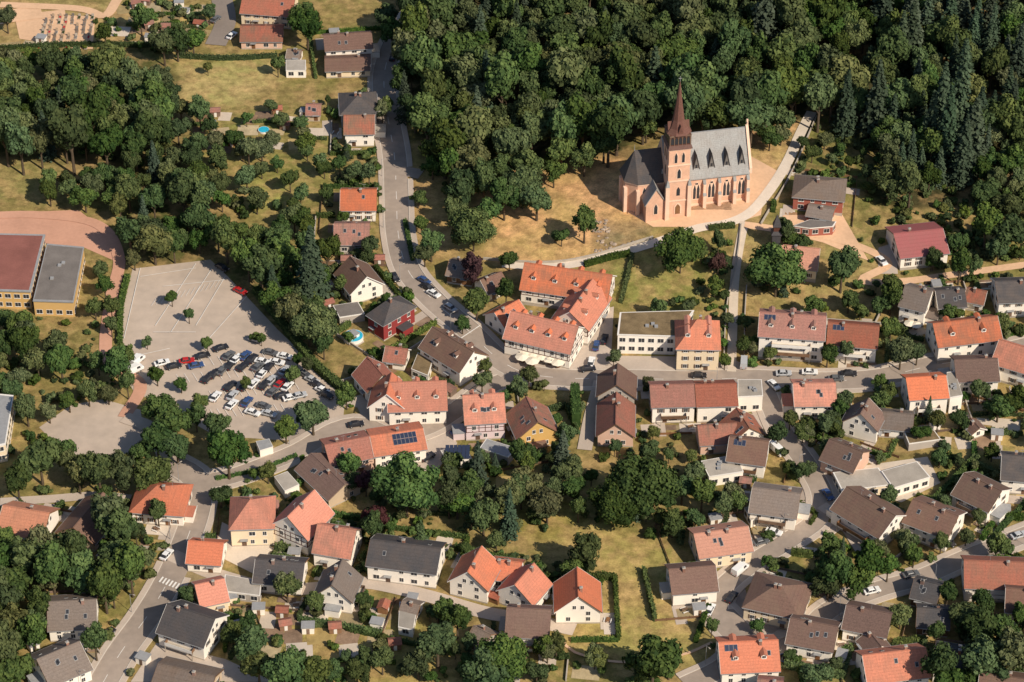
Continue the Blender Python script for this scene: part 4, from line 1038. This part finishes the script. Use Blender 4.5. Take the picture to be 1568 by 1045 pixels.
for i in range(8):
    for j in range(7):
        if random.random()<.12: continue
        x,y=-8+i*2.2+random.uniform(-.2,.2),-9+j*3.1
        mb.box(x-.5,x+.5,y-1,y+1,0,.2,random.choice(['concrete','stone','paving_light'])); mb.box(x-.4,x+.4,y+1.02,y+1.25,0,random.uniform(.8,1.3),random.choice(['darkflat','stone','concrete']))
        mg.box(x-.35,x+.35,y-.8,y+.8,.2,.3,random.choice(['soil','leaf_hedge','darkflat','red_light','soil']))
mb.obj('gravestones',CE); mg.obj('grave_beds',CE)
p=G(541,519); E=empty('swimming_pool',p); mb=MB(); mb.cyl((0,0,-.2),(0,0,1.1),2.9,2.9,'paint',28); mb.obj('pool_wall',E); mb=MB(); mb.cyl((0,0,1.0),(0,0,1.12),2.75,2.75,'poolwater',28); mb.obj('water',E)
p=G(404,201); E=empty('swimming_pool',p); mb=MB(); mb.cyl((0,0,-.2),(0,0,.6),1.8,1.8,'frame',20); mb.cyl((0,0,.5),(0,0,.62),1.68,1.68,'poolwater',20); mb.obj('pool',E)
for u,v in [(806,541),(818,545),(830,549),(842,553),(854,558),(800,550),(815,556)]:
    x,y,z=G(u,v,1.5); o=put(PAR,x,y,0,'parasol'); o.scale=(1.25,1.25,1.1)
# ------------------------------------------------ cars, lamps
def carmesh(col,kind):
    mb=MB(); c='car_'+col
    if kind=='van':
        mb.frus((-2.5,2.5,-.95,.95),.35,(-2.5,2.5,-.98,.98),1.1,c); mb.frus((-2.5,1.75,-.98,.98),1.1,(-2.45,1.2,-.86,.86),2.15,c)
        mb.frus((1.76,2.48,-.96,.96),1.1,(1.7,2.0,-.9,.9),1.25,c); mb.add([(1.78,-.85,1.2),(1.78,.85,1.2),(1.30,.8,2.0),(1.30,-.8,2.0)],[(0,1,2,3)],'glass')
        for s in(-1,1): mb.add([(1.5,s*.985,1.2),(.3,s*.985,1.2),(.3,s*.90,1.9),(1.2,s*.90,1.9)],[(0,1,2,3)],'glass')
        wx=(-1.6,1.6)
    else:
        mb.frus((-2.1,2.1,-.82,.82),.28,(-2.18,2.18,-.9,.9),.55,c); mb.frus((-2.18,2.18,-.9,.9),.55,(-2.12,2.05,-.84,.84),.86,c)
        r=-1.95 if kind=='estate' else -1.65; r2=-1.6 if kind=='estate' else -1.05
        mb.frus((r,1.05,-.80,.80),.86,(r2,.35,-.64,.64),1.38,'glass'); mb.frus((r2-.05,.42,-.66,.66),1.38,(r2+.1,.25,-.58,.58),1.45,c)
        for s in(-1,1):
            for xa,xb in((-.25,-.3),(r+.12,r2+.1),(.98,.36)): 
                mb.add([(xa-.05,s*.805,.86),(xa+.05,s*.805,.86),(xb+.05,s*.655,1.39),(xb-.05,s*.655,1.39)],[(0,1,2,3)],c)
            mb.box(.75,.95,s*.9-.08,s*.9+.08,.85,.98,c)
        wx=(-1.35,1.38)
    for x in wx:
        for s in(-1,1): mb.cyl((x,s*.72,.32),(x,s*.93,.32),.32,.32,'tyre',12); mb.cyl((x,s*.93,.32),(x,s*.95,.32),.18,.16,'hub',8)
    X=2.5 if kind=='van' else 2.14
    for s in(-1,1): mb.box(X-.06,X+.03,s*.6-.18,s*.6+.18,.6,.76,'frame'); mb.box(-X-.03,-X+.06,s*.65-.15,s*.65+.15,.6,.8,'red_light')
    return mb.mesh('car')
CM={}; CP_=[]
def car(u,v,col,deg,kind='hatch'):
    k=(col,kind)
    if k not in CM: CM[k]=carmesh(col,kind)
    x,y,z=G(u,v,.7)
    for q in CP_:
        if (q[0]-x)**2+(q[1]-y)**2<2.3**2: return
    CP_.append((x,y))
    o=put(CM[k],x,y,math.radians(deg+random.uniform(-4,4)),'parked_van' if kind=='van' else 'parked_car',.22); o.scale=(1.03,1.03,1.03)
for c in [(286,553,'red',10),(266,561,'black',20),(328,573,'black',60),(340,568,'grey',60),(352,560,'black',62),(362,550,'white',62),(375,545,'blue',60),(386,550,'black',60),(402,554,'white',-20),(424,555,'white',-15),(338,533,'black',30),(392,520,'silver',-25),(372,562,'black',60),
(330,608,'white',65),(356,606,'silver',65),(374,592,'black',62),(388,588,'white',62),(415,583,'silver',60),(429,588,'red',60),(387,632,'white',-25),(445,609,'white',20),(458,606,'silver',20),(418,600,'grey',60),(402,572,'white',62),(355,620,'white',65),(404,622,'grey',-25),
(368,446,'red',-40),(340,410,'black',-40),(300,560,'blue',20),(310,545,'black',20),(248,556,'white',20),(210,553,'white',60,'van'),(206,567,'white',40,'van'),(468,574,'grey',-40),(486,590,'black',-40),(500,605,'black',-40),(395,562,'grey',55),(380,522,'black',0),
(412,562,'black',60),(436,568,'silver',60),(446,580,'black',60),(440,592,'white',60),(318,580,'black',60),(432,606,'black',20),(470,604,'black',20),(378,616,'blue',65),(412,634,'silver',-25),(350,545,'grey',60),(414,540,'grey',-20),(436,546,'white',-20),(478,582,'silver',-40),(494,598,'white',-40),(405,590,'black',60),(352,592,'black',62),
(601,88,'black',85),(605,425,'black',-70),(650,430,'blue',-45),(664,450,'white',-45),(690,472,'silver',-45,'estate'),(655,440,'black',-45),(1139,556,'silver',85,'van'),(1133,873,'white',50,'van'),(1087,934,'white',70),(1185,815,'white',-20),(1268,758,'blue',-70),(1190,690,'white',-60,'van'),(1350,400,'white',-60),
(1165,830,'grey',20),(1120,915,'black',60),(1165,948,'white',30),(1290,960,'silver',20),(1070,575,'black',0),(1280,580,'grey',0),(545,650,'black',10),(640,690,'white',40),(655,700,'black',40),(255,850,'white',60),(165,970,'black',50),(700,660,'blue',40),(1450,835,'black',18),(1335,905,'white',20),(1395,880,'grey',20),(905,555,'white',80),(913,530,'blue',80),(1185,590,'white',-60),
(622,25,'black',55),(330,30,'grey',60),(355,55,'white',60),(900,565,'black',10),(1560,820,'silver',20),(925,520,'black',80),(1240,570,'white',0),(1200,572,'silver',0),(1300,572,'black',0)]:
    car(*c)
LP=MB(); LP.cyl((0,0,0),(0,0,6.5),.09,.05,'zinc',6); LP.cyl((0,0,6.4),(0,1.1,6.6),.04,.04,'zinc',5); LP.box(-.12,.12,.9,1.5,6.52,6.66,'concrete'); LP=LP.mesh('lamp')
for ri,st in((0,13),(1,15),(2,13),(4,14),(5,14)):
    C,w=RC[ri];Nn=normals(C)
    for k in range(4,len(C),st):
        p=C[k]-Nn[k]*(w/2+.6)
        if near_other(p,ri) or isocc(*p,occb): continue
        put(LP,p[0],p[1],math.atan2(Nn[k][1],Nn[k][0])-math.pi/2,'street_lamp')
# ------------------------------------------------ light, sky, camera
SE,SA=math.radians(41),math.radians(-46)   # elevation, azimuth from +x towards camera (-y)
sd=Vector((math.cos(SE)*math.cos(SA),math.cos(SE)*math.sin(SA),math.sin(SE)))
w=bpy.data.worlds.new('World'); scene.world=w; w.use_nodes=True; nt=w.node_tree
sky=nt.nodes.new('ShaderNodeTexSky'); sky.sky_type='NISHITA'; sky.sun_disc=False; sky.sun_elevation=SE; sky.sun_rotation=math.atan2(sd.x,sd.y); sky.altitude=400
nt.links.new(sky.outputs[0],nt.nodes['Background'].inputs[0]); nt.nodes['Background'].inputs[1].default_value=.10
L=bpy.data.lights.new('sun','SUN'); L.energy=5.0; L.angle=math.radians(.5); L.color=(1,.885,.73)
lo=bpy.data.objects.new('sun',L); COL.objects.link(lo); lo.rotation_euler=(-sd).to_track_quat('-Z','Y').to_euler()
cd=bpy.data.cameras.new('camera'); cd.sensor_width=36; cd.lens=36*800/290; cd.clip_start=1; cd.clip_end=12000
co=bpy.data.objects.new('camera',cd); COL.objects.link(co); co.location=(CX,CY,CZ); co.rotation_euler=(math.pi/2-PITCH,0,0)
scene.camera=co
scene.view_settings.view_transform='Standard'; scene.view_settings.look='None'; scene.view_settings.exposure=0
print('objects',len(bpy.data.objects))
